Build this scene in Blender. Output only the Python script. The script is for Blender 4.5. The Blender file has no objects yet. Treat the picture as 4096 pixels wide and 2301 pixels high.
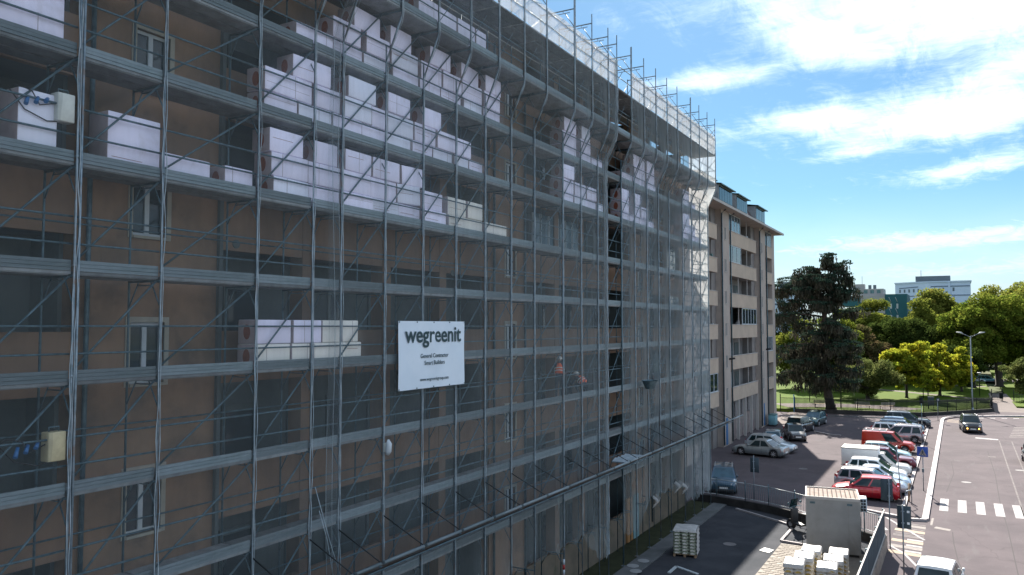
import bpy, bmesh, math, random
from mathutils import Vector, Matrix, noise
random.seed(7)
R = math.radians
scene = bpy.context.scene
COL = scene.collection

# ---------------------------------------------------------------- camera
cam = bpy.data.cameras.new("camera")
cam.sensor_width = 36.0
cam.lens = 36.0 * 3174.5 / 4096.0
cam.clip_start = 0.1
cam.clip_end = 5000
cam_o = bpy.data.objects.new("camera", cam)
cam_o.location = (13.97, 0, 11.25)
cam_o.rotation_euler = (R(90 + 2.793), 0, R(29.326))
COL.objects.link(cam_o)
scene.camera = cam_o

# ---------------------------------------------------------------- light
SUN_EL = 37.0
SUN_AZ = math.degrees(math.atan2(-0.306, 0.952))      # from +Y towards +X
scene.view_settings.view_transform = 'Standard'
scene.view_settings.look = 'None'
scene.view_settings.gamma = 1.0
scene.view_settings.use_curve_mapping = False
scene.view_settings.exposure = 1.8
scene.cycles.use_denoising = True
scene.cycles.max_bounces = 10
scene.cycles.transparent_max_bounces = 24
scene.cycles.sample_clamp_indirect = 6.0

sun = bpy.data.lights.new("sun", 'SUN')
sun.energy = 5.0
sun.angle = R(0.55)
sun.color = (1.0, 0.94, 0.85)
sun_o = bpy.data.objects.new("sun", sun)
az, el = R(SUN_AZ), R(SUN_EL)
to_sun = Vector((math.sin(az) * math.cos(el), math.cos(az) * math.cos(el), math.sin(el)))
sun_o.rotation_euler = to_sun.to_track_quat('Z', 'Y').to_euler()
sun_o.location = (-20, 60, 60)
COL.objects.link(sun_o)

# ---------------------------------------------------------------- node helper
class NT:
    def __init__(s, tree):
        s.t = tree; s.n = tree.nodes; s.l = tree.links
    def add(s, kind, **kw):
        nd = s.n.new(kind)
        for k, v in kw.items(): setattr(nd, k, v)
        return nd
    def put(s, sock, v):
        if hasattr(v, 'is_output'): s.l.new(v, sock)
        else: sock.default_value = v
    def math(s, op, a, b=0.0, c=None, clamp=False):
        nd = s.add('ShaderNodeMath', operation=op, use_clamp=clamp)
        s.put(nd.inputs[0], a); s.put(nd.inputs[1], b)
        if c is not None: s.put(nd.inputs[2], c)
        return nd.outputs[0]
    def mix(s, fac, a, b, blend='MIX'):
        nd = s.add('ShaderNodeMix', data_type='RGBA', blend_type=blend)
        s.put(nd.inputs[0], fac); s.put(nd.inputs[6], a); s.put(nd.inputs[7], b)
        return nd.outputs[2]
    def noise(s, vec, scale, detail=4, rough=0.55, dist=0.0):
        nd = s.add('ShaderNodeTexNoise')
        if vec is not None: s.l.new(vec, nd.inputs['Vector'])
        nd.inputs['Scale'].default_value = scale
        nd.inputs['Detail'].default_value = detail
        nd.inputs['Roughness'].default_value = rough
        nd.inputs['Distortion'].default_value = dist
        return nd.outputs[0]
    def ramp(s, fac, lo, hi, a=0.0, b=1.0):
        nd = s.add('ShaderNodeMapRange', interpolation_type='SMOOTHSTEP')
        s.put(nd.inputs[0], fac)
        nd.inputs[1].default_value = lo; nd.inputs[2].default_value = hi
        nd.inputs[3].default_value = a; nd.inputs[4].default_value = b
        return nd.outputs[0]
    def mapping(s, vec, scale=(1, 1, 1), rot=(0, 0, 0), loc=(0, 0, 0)):
        nd = s.add('ShaderNodeMapping')
        s.l.new(vec, nd.inputs[0])
        nd.inputs['Scale'].default_value = scale
        nd.inputs['Rotation'].default_value = rot
        nd.inputs['Location'].default_value = loc
        return nd.outputs[0]

def c4(c): return (c[0], c[1], c[2], 1.0)

# ---------------------------------------------------------------- world: physical sky with a broken deck of high cloud
def build_world():
    w = bpy.data.worlds.new("World")
    scene.world = w
    w.use_nodes = True
    w.node_tree.nodes.clear()
    t = NT(w.node_tree)
    sky = t.add('ShaderNodeTexSky', sky_type='NISHITA')
    sky.sun_disc = False
    sky.sun_elevation = R(SUN_EL)
    sky.sun_rotation = R(SUN_AZ)
    sky.altitude = 120
    sky.air_density = 1.15
    sky.dust_density = 0.35
    sky.ozone_density = 2.2
    co = t.add('ShaderNodeTexCoord').outputs['Generated']
    sep = t.add('ShaderNodeSeparateXYZ'); t.l.new(co, sep.inputs[0])
    x, y, z = sep.outputs
    A = t.math('MULTIPLY', t.math('ARCTAN2', x, y), 57.29578)
    E = t.math('MULTIPLY', t.math('ARCSINE', z), 57.29578)
    # cloud deck: flat layer seen in perspective, streaked along one wind direction
    zz = t.math('ADD', t.math('MAXIMUM', z, 0.0), 0.06)
    px = t.math('DIVIDE', x, zz); py = t.math('DIVIDE', y, zz)
    cmb = t.add('ShaderNodeCombineXYZ'); t.l.new(px, cmb.inputs[0]); t.l.new(py, cmb.inputs[1])
    deck = t.mapping(cmb.outputs[0], scale=(0.9, 0.42, 1), rot=(0, 0, R(-62)))
    big = t.noise(deck, 1.5, 6, 0.6, 0.5)
    fine = t.noise(deck, 7.5, 8, 0.68, 0.7)
    ripple = t.noise(t.mapping(cmb.outputs[0], scale=(2.2, 6.5, 1), rot=(0, 0, R(35))), 4.2, 5, 0.6, 0.3)
    # where the banks of cloud lie (azimuth, elevation, half widths, tilt in degrees, weight)
    banks = [(-3.2, 21.8, 12.5, 4.4, -4, 1.05), (3.5, 18.6, 7.0, 1.9, 8, 0.6), (-7.0, 18.0, 3.5, 1.3, -14, 0.45),
             (1.8, 15.0, 4.5, 1.2, 14, 0.7), (-15.5, 16.9, 4.6, 0.9, 1, 0.95),
             (-8.6, 13.9, 4.6, 0.9, 3, 0.95), (-2.2, 12.9, 6.0, 1.15, 2, 1.0), (3.6, 13.0, 5.0, 1.3, 10, 0.75),
             (-6.2, 11.4, 2.4, 0.45, 6, 0.5), (1.6, 9.9, 4.6, 0.65, 7, 0.9), (-17, 12.8, 2.8, 1.0, 0, 0.35),
             (-0.5, 5.5, 14.0, 0.75, 2, 0.92), (1.0, 3.6, 16.0, 0.9, 1, 0.85), (-9, 19.0, 3.0, 1.0, -20, 0.4),
             (30, 24, 14, 6, 10, 0.7), (60, 14, 20, 4, 0, 0.6), (110, 30, 25, 9, 20, 0.6), (-60, 26, 16, 7, 0, 0.6),
             (-120, 22, 30, 6, 0, 0.55), (175, 25, 25, 8, 0, 0.6), (-5, 34, 22, 6, 0, 0.55), (-30, 50, 40, 9, 0, 0.5)]
    tot = 0.0
    for (a0, e0, wa, we, tilt, wt) in banks:
        ct, st = math.cos(R(tilt)), math.sin(R(tilt))
        da = t.math('SUBTRACT', A, a0); de = t.math('SUBTRACT', E, e0)
        u = t.math('ADD', t.math('MULTIPLY', da, ct / wa), t.math('MULTIPLY', de, st / wa))
        v = t.math('SUBTRACT', t.math('MULTIPLY', de, ct / we), t.math('MULTIPLY', da, st / we))
        r2 = t.math('ADD', t.math('MULTIPLY', u, u), t.math('MULTIPLY', v, v))
        g = t.math('MULTIPLY', t.math('POWER', 2.71828, t.math('MULTIPLY', r2, -1.0)), wt)
        tot = t.math('ADD', tot, g)
    # beyond the view the deck carries on, with cloud added to brighten the shade
    off = t.ramp(t.math('ABSOLUTE', t.math('SUBTRACT', A, -29.0)), 42.0, 60.0)
    off = t.math('MAXIMUM', off, t.ramp(E, 26.0, 36.0))
    tot = t.math('ADD', tot, t.math('MULTIPLY', off, 0.62))
    tot = t.math('MINIMUM', tot, 1.25)
    nz = t.math('ADD', t.math('MULTIPLY', t.math('SUBTRACT', big, 0.5), 0.9), t.math('MULTIPLY', t.math('SUBTRACT', fine, 0.5), 1.5))
    nz = t.math('ADD', nz, t.math('MULTIPLY', t.math('SUBTRACT', ripple, 0.5), 0.5))
    dens = t.ramp(t.math('ADD', tot, nz), 0.10, 1.22)
    # thin veil towards the horizon
    veil = t.ramp(E, 0.0, 9.5, 0.85, 0.0)
    dens = t.math('MAXIMUM', dens, t.math('MULTIPLY', veil, t.ramp(big, 0.2, 0.75, 0.65, 1.0)))
    skyc = t.mix(1.0, sky.outputs[0], (SKY_TINT[0], SKY_TINT[1], SKY_TINT[2], 1), 'MULTIPLY')
    cl = t.mix(veil, (CLOUD * 0.82, CLOUD * 0.97, CLOUD * 1.17, 1), (CLOUD * 0.47, CLOUD * 0.52, CLOUD * 0.57, 1))
    col = t.mix(dens, skyc, cl)
    bg = t.add('ShaderNodeBackground')
    t.l.new(col, bg.inputs[0]); bg.inputs[1].default_value = SKY_STRENGTH
    out = t.add('ShaderNodeOutputWorld'); t.l.new(bg.outputs[0], out.inputs[0])

SKY_STRENGTH = 0.05
SKY_TINT = (0.34, 0.515, 0.62)
CLOUD = 8.6
build_world()

# ---------------------------------------------------------------- materials
MATS = {}
def pbr(name, col, rough=0.7, metal=0.0, var=None, vscale=3.0, spec=0.5, bump=0.0, bscale=30.0, stain=None, sscale=0.6, coat=0.0, stretch=(1, 1, 1), emit=None, rnd=0.0):
    """Principled material: base colour mottled towards `var`, optional larger stains and fine bump."""
    m = bpy.data.materials.new(name); m.use_nodes = True
    t = NT(m.node_tree); t.n.clear()
    p = t.add('ShaderNodeBsdfPrincipled'); o = t.add('ShaderNodeOutputMaterial'); t.l.new(p.outputs[0], o.inputs[0])
    co = t.add('ShaderNodeTexCoord').outputs['Object']
    if stretch != (1, 1, 1): co = t.mapping(co, scale=stretch)
    c = c4(col)
    if var is not None:
        n = t.ramp(t.noise(co, vscale, 5, 0.62), 0.33, 0.67)
        c = t.mix(n, c, c4(var))
    if stain is not None:
        n = t.ramp(t.noise(co, sscale, 6, 0.65, 0.4), 0.52, 0.74)
        c = t.mix(n, c, c4(stain))
    if rnd > 0:                    # pieces of one kind are not all equally clean
        oi = t.add('ShaderNodeObjectInfo')
        hs = t.add('ShaderNodeHueSaturation'); t.put(hs.inputs['Color'], c); t.l.new(t.ramp(oi.outputs['Random'], 0, 1, 1 - rnd, 1 + rnd), hs.inputs['Value']); c = hs.outputs[0]
    t.put(p.inputs['Base Color'], c)
    p.inputs['Roughness'].default_value = rough
    p.inputs['Metallic'].default_value = metal
    p.inputs['Specular IOR Level'].default_value = spec
    p.inputs['Coat Weight'].default_value = coat
    if emit: 
        p.inputs['Emission Color'].default_value = c4(emit[0]); p.inputs['Emission Strength'].default_value = emit[1]
    if bump > 0:
        b = t.add('ShaderNodeBump'); b.inputs['Strength'].default_value = bump; b.inputs['Distance'].default_value = 0.02
        t.l.new(t.noise(co, bscale, 4, 0.6), b.inputs['Height']); t.l.new(b.outputs[0], p.inputs['Normal'])
    MATS[name] = m
    return m

def net_mat(name, col, alpha, trans=0.6):
    """woven net: threads that scatter and pass light, holes between them; seen at a slant the threads close up"""
    m = bpy.data.materials.new(name); m.use_nodes = True
    t = NT(m.node_tree); t.n.clear()
    o = t.add('ShaderNodeOutputMaterial')
    co = t.add('ShaderNodeTexCoord').outputs['Object']
    d = t.add('ShaderNodeBsdfDiffuse'); tr = t.add('ShaderNodeBsdfTranslucent'); tp = t.add('ShaderNodeBsdfTransparent')
    folds = t.noise(t.mapping(co, scale=(1, 5.0, 0.55)), 1.6, 4, 0.6)
    c = t.mix(t.ramp(folds, 0.35, 0.7), c4(col), c4([v * 0.78 for v in col]))
    t.put(d.inputs[0], c); t.put(tr.inputs[0], c)
    s1 = t.add('ShaderNodeMixShader'); s1.inputs[0].default_value = trans
    t.l.new(d.outputs[0], s1.inputs[1]); t.l.new(tr.outputs[0], s1.inputs[2])
    g = t.add('ShaderNodeNewGeometry')
    dt = t.add('ShaderNodeVectorMath', operation='DOT_PRODUCT')
    t.l.new(g.outputs['Incoming'], dt.inputs[0]); t.l.new(g.outputs['Normal'], dt.inputs[1])
    cosv = t.math('MAXIMUM', t.math('ABSOLUTE', dt.outputs['Value']), 0.12)
    hole = t.math('POWER', 1.0 - alpha, t.math('POWER', t.math('DIVIDE', 1.0, cosv), 1.3))
    cover = t.math('MULTIPLY', t.math('SUBTRACT', 1.0, hole), t.ramp(folds, 0.3, 0.7, 0.85, 1.15), clamp=True)
    s2 = t.add('ShaderNodeMixShader'); t.l.new(cover, s2.inputs[0])
    t.l.new(tp.outputs[0], s2.inputs[1]); t.l.new(s1.outputs[0], s2.inputs[2])
    t.l.new(s2.outputs[0], o.inputs[0])
    MATS[name] = m
    return m

def leaf_mat(name, c1, c2, trans=0.45, c3=None):
    m = bpy.data.materials.new(name); m.use_nodes = True
    t = NT(m.node_tree); t.n.clear()
    o = t.add('ShaderNodeOutputMaterial')
    co = t.add('ShaderNodeTexCoord').outputs['Object']
    n = t.ramp(t.noise(co, 0.45, 4, 0.65), 0.35, 0.65)
    c = t.mix(n, c4(c1), c4(c2))
    f = t.ramp(t.noise(co, 3.0, 2, 0.5), 0.3, 0.7, 0.65, 1.25)
    hs = t.add('ShaderNodeHueSaturation'); t.l.new(c, hs.inputs['Color']); t.l.new(f, hs.inputs['Value'])
    c = hs.outputs[0]
    if c3 is not None:
        c = t.mix(t.ramp(t.noise(co, 0.8, 4, 0.6), 0.56, 0.7), c, c4(c3))
    d = t.add('ShaderNodeBsdfDiffuse'); tr = t.add('ShaderNodeBsdfTranslucent')
    t.put(d.inputs[0], c); t.put(tr.inputs[0], c)
    s = t.add('ShaderNodeMixShader'); s.inputs[0].default_value = trans
    t.l.new(d.outputs[0], s.inputs[1]); t.l.new(tr.outputs[0], s.inputs[2]); t.l.new(s.outputs[0], o.inputs[0])
    MATS[name] = m
    return m

def ground_mat(name, col, var, crack=None, rough=0.95, sc=0.35, fine=40.0, patch=None, spec=0.06):
    m = bpy.data.materials.new(name); m.use_nodes = True
    t = NT(m.node_tree); t.n.clear()
    p = t.add('ShaderNodeBsdfPrincipled'); o = t.add('ShaderNodeOutputMaterial'); t.l.new(p.outputs[0], o.inputs[0])
    co = t.add('ShaderNodeTexCoord').outputs['Object']
    c = t.mix(t.ramp(t.noise(co, sc, 6, 0.6, 0.3), 0.3, 0.7), c4(col), c4(var))
    g = t.ramp(t.noise(co, fine, 3, 0.6), 0.2, 0.8, 0.82, 1.16)
    hs = t.add('ShaderNodeHueSaturation'); t.l.new(c, hs.inputs['Color']); t.l.new(g, hs.inputs['Value']); c = hs.outputs[0]
    if patch is not None:
        c = t.mix(t.math('MULTIPLY', t.ramp(t.noise(t.mapping(co, scale=(1.6, 0.35, 1)), 0.9, 5, 0.7, 0.6), 0.55, 0.72), 0.7), c, c4(patch))
    if crack is not None:
        vo = t.add('ShaderNodeTexVoronoi', feature='DISTANCE_TO_EDGE'); vo.inputs['Scale'].default_value = 0.16
        wob = t.add('ShaderNodeVectorMath', operation='ADD')
        nz = t.add('ShaderNodeTexNoise'); t.l.new(co, nz.inputs['Vector']); nz.inputs['Scale'].default_value = 0.9
        t.l.new(co, wob.inputs[0]); t.l.new(nz.outputs['Color'], wob.inputs[1]); t.l.new(wob.outputs[0], vo.inputs['Vector'])
        c = t.mix(t.math('MULTIPLY', t.ramp(vo.outputs[0], 0.0, 0.008, 1.0, 0.0), 0.3), c, c4(crack))
    t.put(p.inputs['Base Color'], c)
    p.inputs['Roughness'].default_value = rough
    p.inputs['Specular IOR Level'].default_value = spec
    b = t.add('ShaderNodeBump'); b.inputs['Strength'].default_value = 0.25; b.inputs['Distance'].default_value = 0.02
    t.l.new(t.noise(co, fine * 1.5, 3, 0.6), b.inputs['Height']); t.l.new(b.outputs[0], p.inputs['Normal'])
    MATS[name] = m
    return m

def glass_mat(name, col, rough=0.04):
    m = bpy.data.materials.new(name); m.use_nodes = True
    t = NT(m.node_tree); t.n.clear()
    p = t.add('ShaderNodeBsdfPrincipled'); o = t.add('ShaderNodeOutputMaterial'); t.l.new(p.outputs[0], o.inputs[0])
    co = t.add('ShaderNodeTexCoord').outputs['Object']
    t.put(p.inputs['Base Color'], t.mix(t.ramp(t.noise(co, 1.3, 3), 0.35, 0.65), c4(col), c4([v * 0.6 for v in col])))
    p.inputs['Roughness'].default_value = rough
    p.inputs['Specular IOR Level'].default_value = 0.45
    p.inputs['IOR'].default_value = 1.45
    MATS[name] = m
    return m

def M(n): return MATS[n]
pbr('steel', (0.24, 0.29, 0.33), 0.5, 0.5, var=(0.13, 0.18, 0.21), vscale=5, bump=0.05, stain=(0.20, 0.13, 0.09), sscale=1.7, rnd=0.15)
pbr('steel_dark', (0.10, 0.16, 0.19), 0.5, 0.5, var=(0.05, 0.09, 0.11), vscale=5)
pbr('toe', (0.185, 0.225, 0.25), 0.55, 0.25, var=(0.115, 0.155, 0.17), vscale=1.6, stain=(0.27, 0.31, 0.33), sscale=0.9, stretch=(1, 0.35, 3), rnd=0.28)
pbr('deck', (0.24, 0.26, 0.27), 0.7, 0.2, var=(0.15, 0.16, 0.17), vscale=2, stain=(0.30, 0.22, 0.20), sscale=0.8, rnd=0.3)
pbr('ochre', (0.265, 0.165, 0.105), 0.9, 0, var=(0.19, 0.125, 0.085), vscale=0.9, stain=(0.125, 0.09, 0.068), sscale=0.9, bump=0.1)
pbr('ochre_b', (0.235, 0.148, 0.098), 0.9, 0, var=(0.17, 0.112, 0.08), vscale=0.8, bump=0.1)
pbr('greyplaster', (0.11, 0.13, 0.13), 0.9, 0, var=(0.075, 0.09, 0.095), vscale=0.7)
pbr('surround', (0.36, 0.34, 0.28), 0.85, var=(0.29, 0.275, 0.235), vscale=3)
pbr('whiteframe', (0.50, 0.55, 0.58), 0.5, var=(0.42, 0.47, 0.51), vscale=4)
pbr('shutter', (0.10, 0.12, 0.12), 0.8, var=(0.07, 0.09, 0.09), vscale=2)
glass_mat('pane', (0.02, 0.035, 0.045))
glass_mat('pane_blue', (0.05, 0.11, 0.15), 0.08)  # blue of a reflected sky put into the glass colour
pbr('foam', (0.84, 0.79, 0.96), 0.45, var=(0.78, 0.75, 0.93), vscale=1.8, bump=0.3, bscale=5, spec=0.6, rnd=0.07, stain=(0.66, 0.62, 0.74), sscale=1.1)
pbr('foam_b', (0.80, 0.80, 0.93), 0.5, var=(0.74, 0.76, 0.90), vscale=1.4, bump=0.35, bscale=4, spec=0.6, rnd=0.07)
pbr('foam_y', (0.80, 0.77, 0.70), 0.6, var=(0.76, 0.73, 0.69), vscale=2, bump=0.2, bscale=6, rnd=0.06)
pbr('packend', (0.42, 0.36, 0.38), 0.5, var=(0.34, 0.28, 0.30), vscale=3)
pbr('logo_red', (0.26, 0.07, 0.035), 0.6, var=(0.18, 0.05, 0.03), vscale=9)
net_mat('net', (0.50, 0.58, 0.61), 0.118)
net_mat('net_side', (0.80, 0.80, 0.80), 0.36, 0.75)
net_mat('net_fold', (0.46, 0.53, 0.57), 0.16, 0.6)
pbr('hem', (0.40, 0.46, 0.50), 0.8, var=(0.26, 0.32, 0.36), vscale=4)
pbr('tarp', (0.66, 0.74, 0.82), 0.55, var=(0.60, 0.69, 0.78), vscale=0.9, bump=0.12, bscale=3)
pbr('ink', (0.012, 0.045, 0.055), 0.6)
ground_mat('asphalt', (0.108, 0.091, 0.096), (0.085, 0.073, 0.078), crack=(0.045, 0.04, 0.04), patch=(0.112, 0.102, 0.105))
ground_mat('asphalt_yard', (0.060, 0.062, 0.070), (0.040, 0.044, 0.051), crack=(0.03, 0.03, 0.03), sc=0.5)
ground_mat('pavement', (0.105, 0.088, 0.092), (0.085, 0.072, 0.076), sc=0.6)
ground_mat('concrete', (0.15, 0.155, 0.16), (0.10, 0.108, 0.11), sc=0.9)
ground_mat('earth', (0.055, 0.06, 0.035), (0.035, 0.04, 0.024), sc=1.6, fine=15)
ground_mat('lawn', (0.050, 0.088, 0.008), (0.072, 0.102, 0.012), sc=0.12, fine=9)
ground_mat('far_ground', (0.07, 0.09, 0.04), (0.10, 0.10, 0.06), sc=0.03, fine=2)
ground_mat('gravel', (0.17, 0.145, 0.135), (0.14, 0.12, 0.112), sc=0.4, fine=20)
pbr('kerb', (0.34, 0.305, 0.305), 0.85, var=(0.27, 0.245, 0.245), vscale=1.5, bump=0.1)
pbr('kerb_dark', (0.16, 0.15, 0.15), 0.85, var=(0.11, 0.10, 0.10), vscale=1.5)
pbr('cobble', (0.19, 0.165, 0.14), 0.9, var=(0.14, 0.12, 0.10), vscale=6)
pbr('cobble_b', (0.24, 0.215, 0.185), 0.9, var=(0.18, 0.16, 0.135), vscale=6)
pbr('white_paint', (0.28, 0.265, 0.268), 0.9, var=(0.20, 0.19, 0.19), vscale=7)
pbr('yellow_paint', (0.27, 0.19, 0.115), 0.85, var=(0.17, 0.135, 0.105), vscale=4)
pbr('faint_paint', (0.15, 0.133, 0.13), 0.9, var=(0.105, 0.093, 0.095), vscale=3, spec=0.1)
pbr('worn_paint', (0.19, 0.165, 0.148), 0.9, var=(0.12, 0.105, 0.102), vscale=3)
pbr('wood', (0.30, 0.20, 0.12), 0.85, var=(0.22, 0.14, 0.08), vscale=6, stretch=(6, 1, 1))
# ---------------------------------------------------------------- geometry helpers
class MB:
    """collects faces (with material slots) and links them as one mesh object"""
    def __init__(s): s.v = []; s.f = []; s.mi = []; s.sm = []
    def vert(s, p): s.v.append(tuple(p)); return len(s.v) - 1
    def face(s, pts, mi=0, smooth=False):
        i = len(s.v); s.v.extend(tuple(p) for p in pts); s.f.append(tuple(range(i, i + len(pts)))); s.mi.append(mi); s.sm.append(smooth)
    def box(s, x0, x1, y0, y1, z0, z1, mi=0, mat=None):
        p = [(x0, y0, z0), (x1, y0, z0), (x1, y1, z0), (x0, y1, z0), (x0, y0, z1), (x1, y0, z1), (x1, y1, z1), (x0, y1, z1)]
        if mat is not None: p = [tuple(mat @ Vector(q)) for q in p]
        i = len(s.v); s.v += p
        for q in ((0, 3, 2, 1), (4, 5, 6, 7), (0, 1, 5, 4), (1, 2, 6, 5), (2, 3, 7, 6), (3, 0, 4, 7)):
            s.f.append(tuple(i + k for k in q)); s.mi.append(mi); s.sm.append(False)
    def tube(s, path, r, n=6, mi=0, cap=True, smooth=True):
        path = [Vector(p) for p in path]; rings = []
        rr = r if isinstance(r, (list, tuple)) else [r] * len(path)
        for k, p in enumerate(path):
            d = (path[min(k + 1, len(path) - 1)] - path[max(k - 1, 0)]).normalized()
            a = Vector((0, 0, 1)) if abs(d.z) < 0.9 else Vector((1, 0, 0))
            u = d.cross(a).normalized(); w = d.cross(u)
            rings.append([s.vert(p + (u * math.cos(2 * math.pi * j / n) + w * math.sin(2 * math.pi * j / n)) * rr[k]) for j in range(n)])
        for a, b in zip(rings, rings[1:]):
            for j in range(n):
                s.f.append((a[j], a[(j + 1) % n], b[(j + 1) % n], b[j])); s.mi.append(mi); s.sm.append(smooth)
        if cap:
            s.f.append(tuple(reversed(rings[0]))); s.mi.append(mi); s.sm.append(False)
            s.f.append(tuple(rings[-1])); s.mi.append(mi); s.sm.append(False)
    def grid(s, fn, nu, nv, mi=0, smooth=True):
        i = len(s.v)
        for a in range(nu + 1):
            for b in range(nv + 1): s.v.append(tuple(fn(a / nu, b / nv)))
        for a in range(nu):
            for b in range(nv):
                q = i + a * (nv + 1) + b
                s.f.append((q, q + nv + 1, q + nv + 2, q + 1)); s.mi.append(mi); s.sm.append(smooth)
    def disc(s, c, ax, r, h, n=16, mi=0):
        c = Vector(c); ax = Vector(ax).normalized()
        s.tube([c - ax * h / 2, c + ax * h / 2], r, n, mi)
    def prism(s, poly, z0, z1, mi=0):
        n = len(poly)
        s.face([(x, y, z1) for x, y in poly], mi); s.face([(x, y, z0) for x, y in reversed(poly)], mi)
        for k in range(n):
            (x0, y0), (x1, y1) = poly[k], poly[(k + 1) % n]
            s.face([(x0, y0, z0), (x1, y1, z0), (x1, y1, z1), (x0, y0, z1)], mi)
    def mesh(s, name, *mats):
        me = bpy.data.meshes.new(name); me.from_pydata(s.v, [], s.f)
        for m in mats: me.materials.append(M(m) if isinstance(m, str) else m)
        me.polygons.foreach_set('material_index', s.mi)
        me.polygons.foreach_set('use_smooth', s.sm)
        me.update()
        return me

def link(name, data, parent=None, loc=(0, 0, 0), rot=(0, 0, 0), scale=None):
    o = bpy.data.objects.new(name, data); COL.objects.link(o)
    o.location = loc; o.rotation_euler = rot
    if scale is not None: o.scale = scale
    if parent is not None: o.parent = parent
    return o
def thing(name, label, cat, loc=(0, 0, 0), rz=0.0, group=None, data=None):
    o = link(name, data, None, loc, (0, 0, rz))
    o['label'] = label; o['category'] = cat
    if group: o['group'] = group
    return o
def tag(o, label, cat, group=None):
    o['label'] = label; o['category'] = cat
    if group: o['group'] = group
    return o
def struct(name, mb, *mats):
    o = link(name, mb.mesh(name, *mats)); o['kind'] = 'structure'; return o
def part(name, mb, mats, parent, loc=(0, 0, 0), rot=(0, 0, 0)):
    if isinstance(mats, str): mats = (mats,)
    return link(name, mb.mesh(name, *mats), parent, loc, rot)
def boxm(name, x0, x1, y0, y1, z0, z1, mat):
    b = MB(); b.box(x0, x1, y0, y1, z0, z1); return b.mesh(name, mat)
def bpart(name, x0, x1, y0, y1, z0, z1, mat, parent):
    return link(name, boxm(name, x0, x1, y0, y1, z0, z1, mat), parent)
def copy_tree(o, parent=None):
    c = o.copy(); COL.objects.link(c)
    if parent is not None: c.parent = parent
    for ch in list(o.children): copy_tree(ch, c)
    return c
def bev(me, w, seg=2):
    bm = bmesh.new(); bm.from_mesh(me)
    bmesh.ops.remove_doubles(bm, verts=bm.verts, dist=1e-5)
    bmesh.ops.bevel(bm, geom=bm.edges[:], offset=w, segments=seg, affect='EDGES', profile=0.5)
    bm.to_mesh(me); bm.free()
    for p in me.polygons: p.use_smooth = True
    return me

# ---------------------------------------------------------------- pole positions along the facade
GAPS = [1.8, 2.5, 1.8, 1.05, 1.8, 1.8, 1.8, 1.8, 1.8, 1.8, 2.5, 1.8, 1.8, 1.05, 1.8, 1.8, 1.8, 1.8, 1.8, 2.5, 1.8, 1.8, 1.8]
YS = [8.64]
for g_ in GAPS: YS.append(round(YS[-1] + g_, 3))
YS = [3.24, 5.04, 6.84] + YS               # bays that run on past the frame
GAP_A, GAP_B = 33.74, 35.54                # the bay without net
LEV = [0.25 + 2 * k for k in range(1, 11)] # deck levels 2.25 .. 20.25
WX = -1.35                                 # facade plane
B1_END = 49.45

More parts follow.
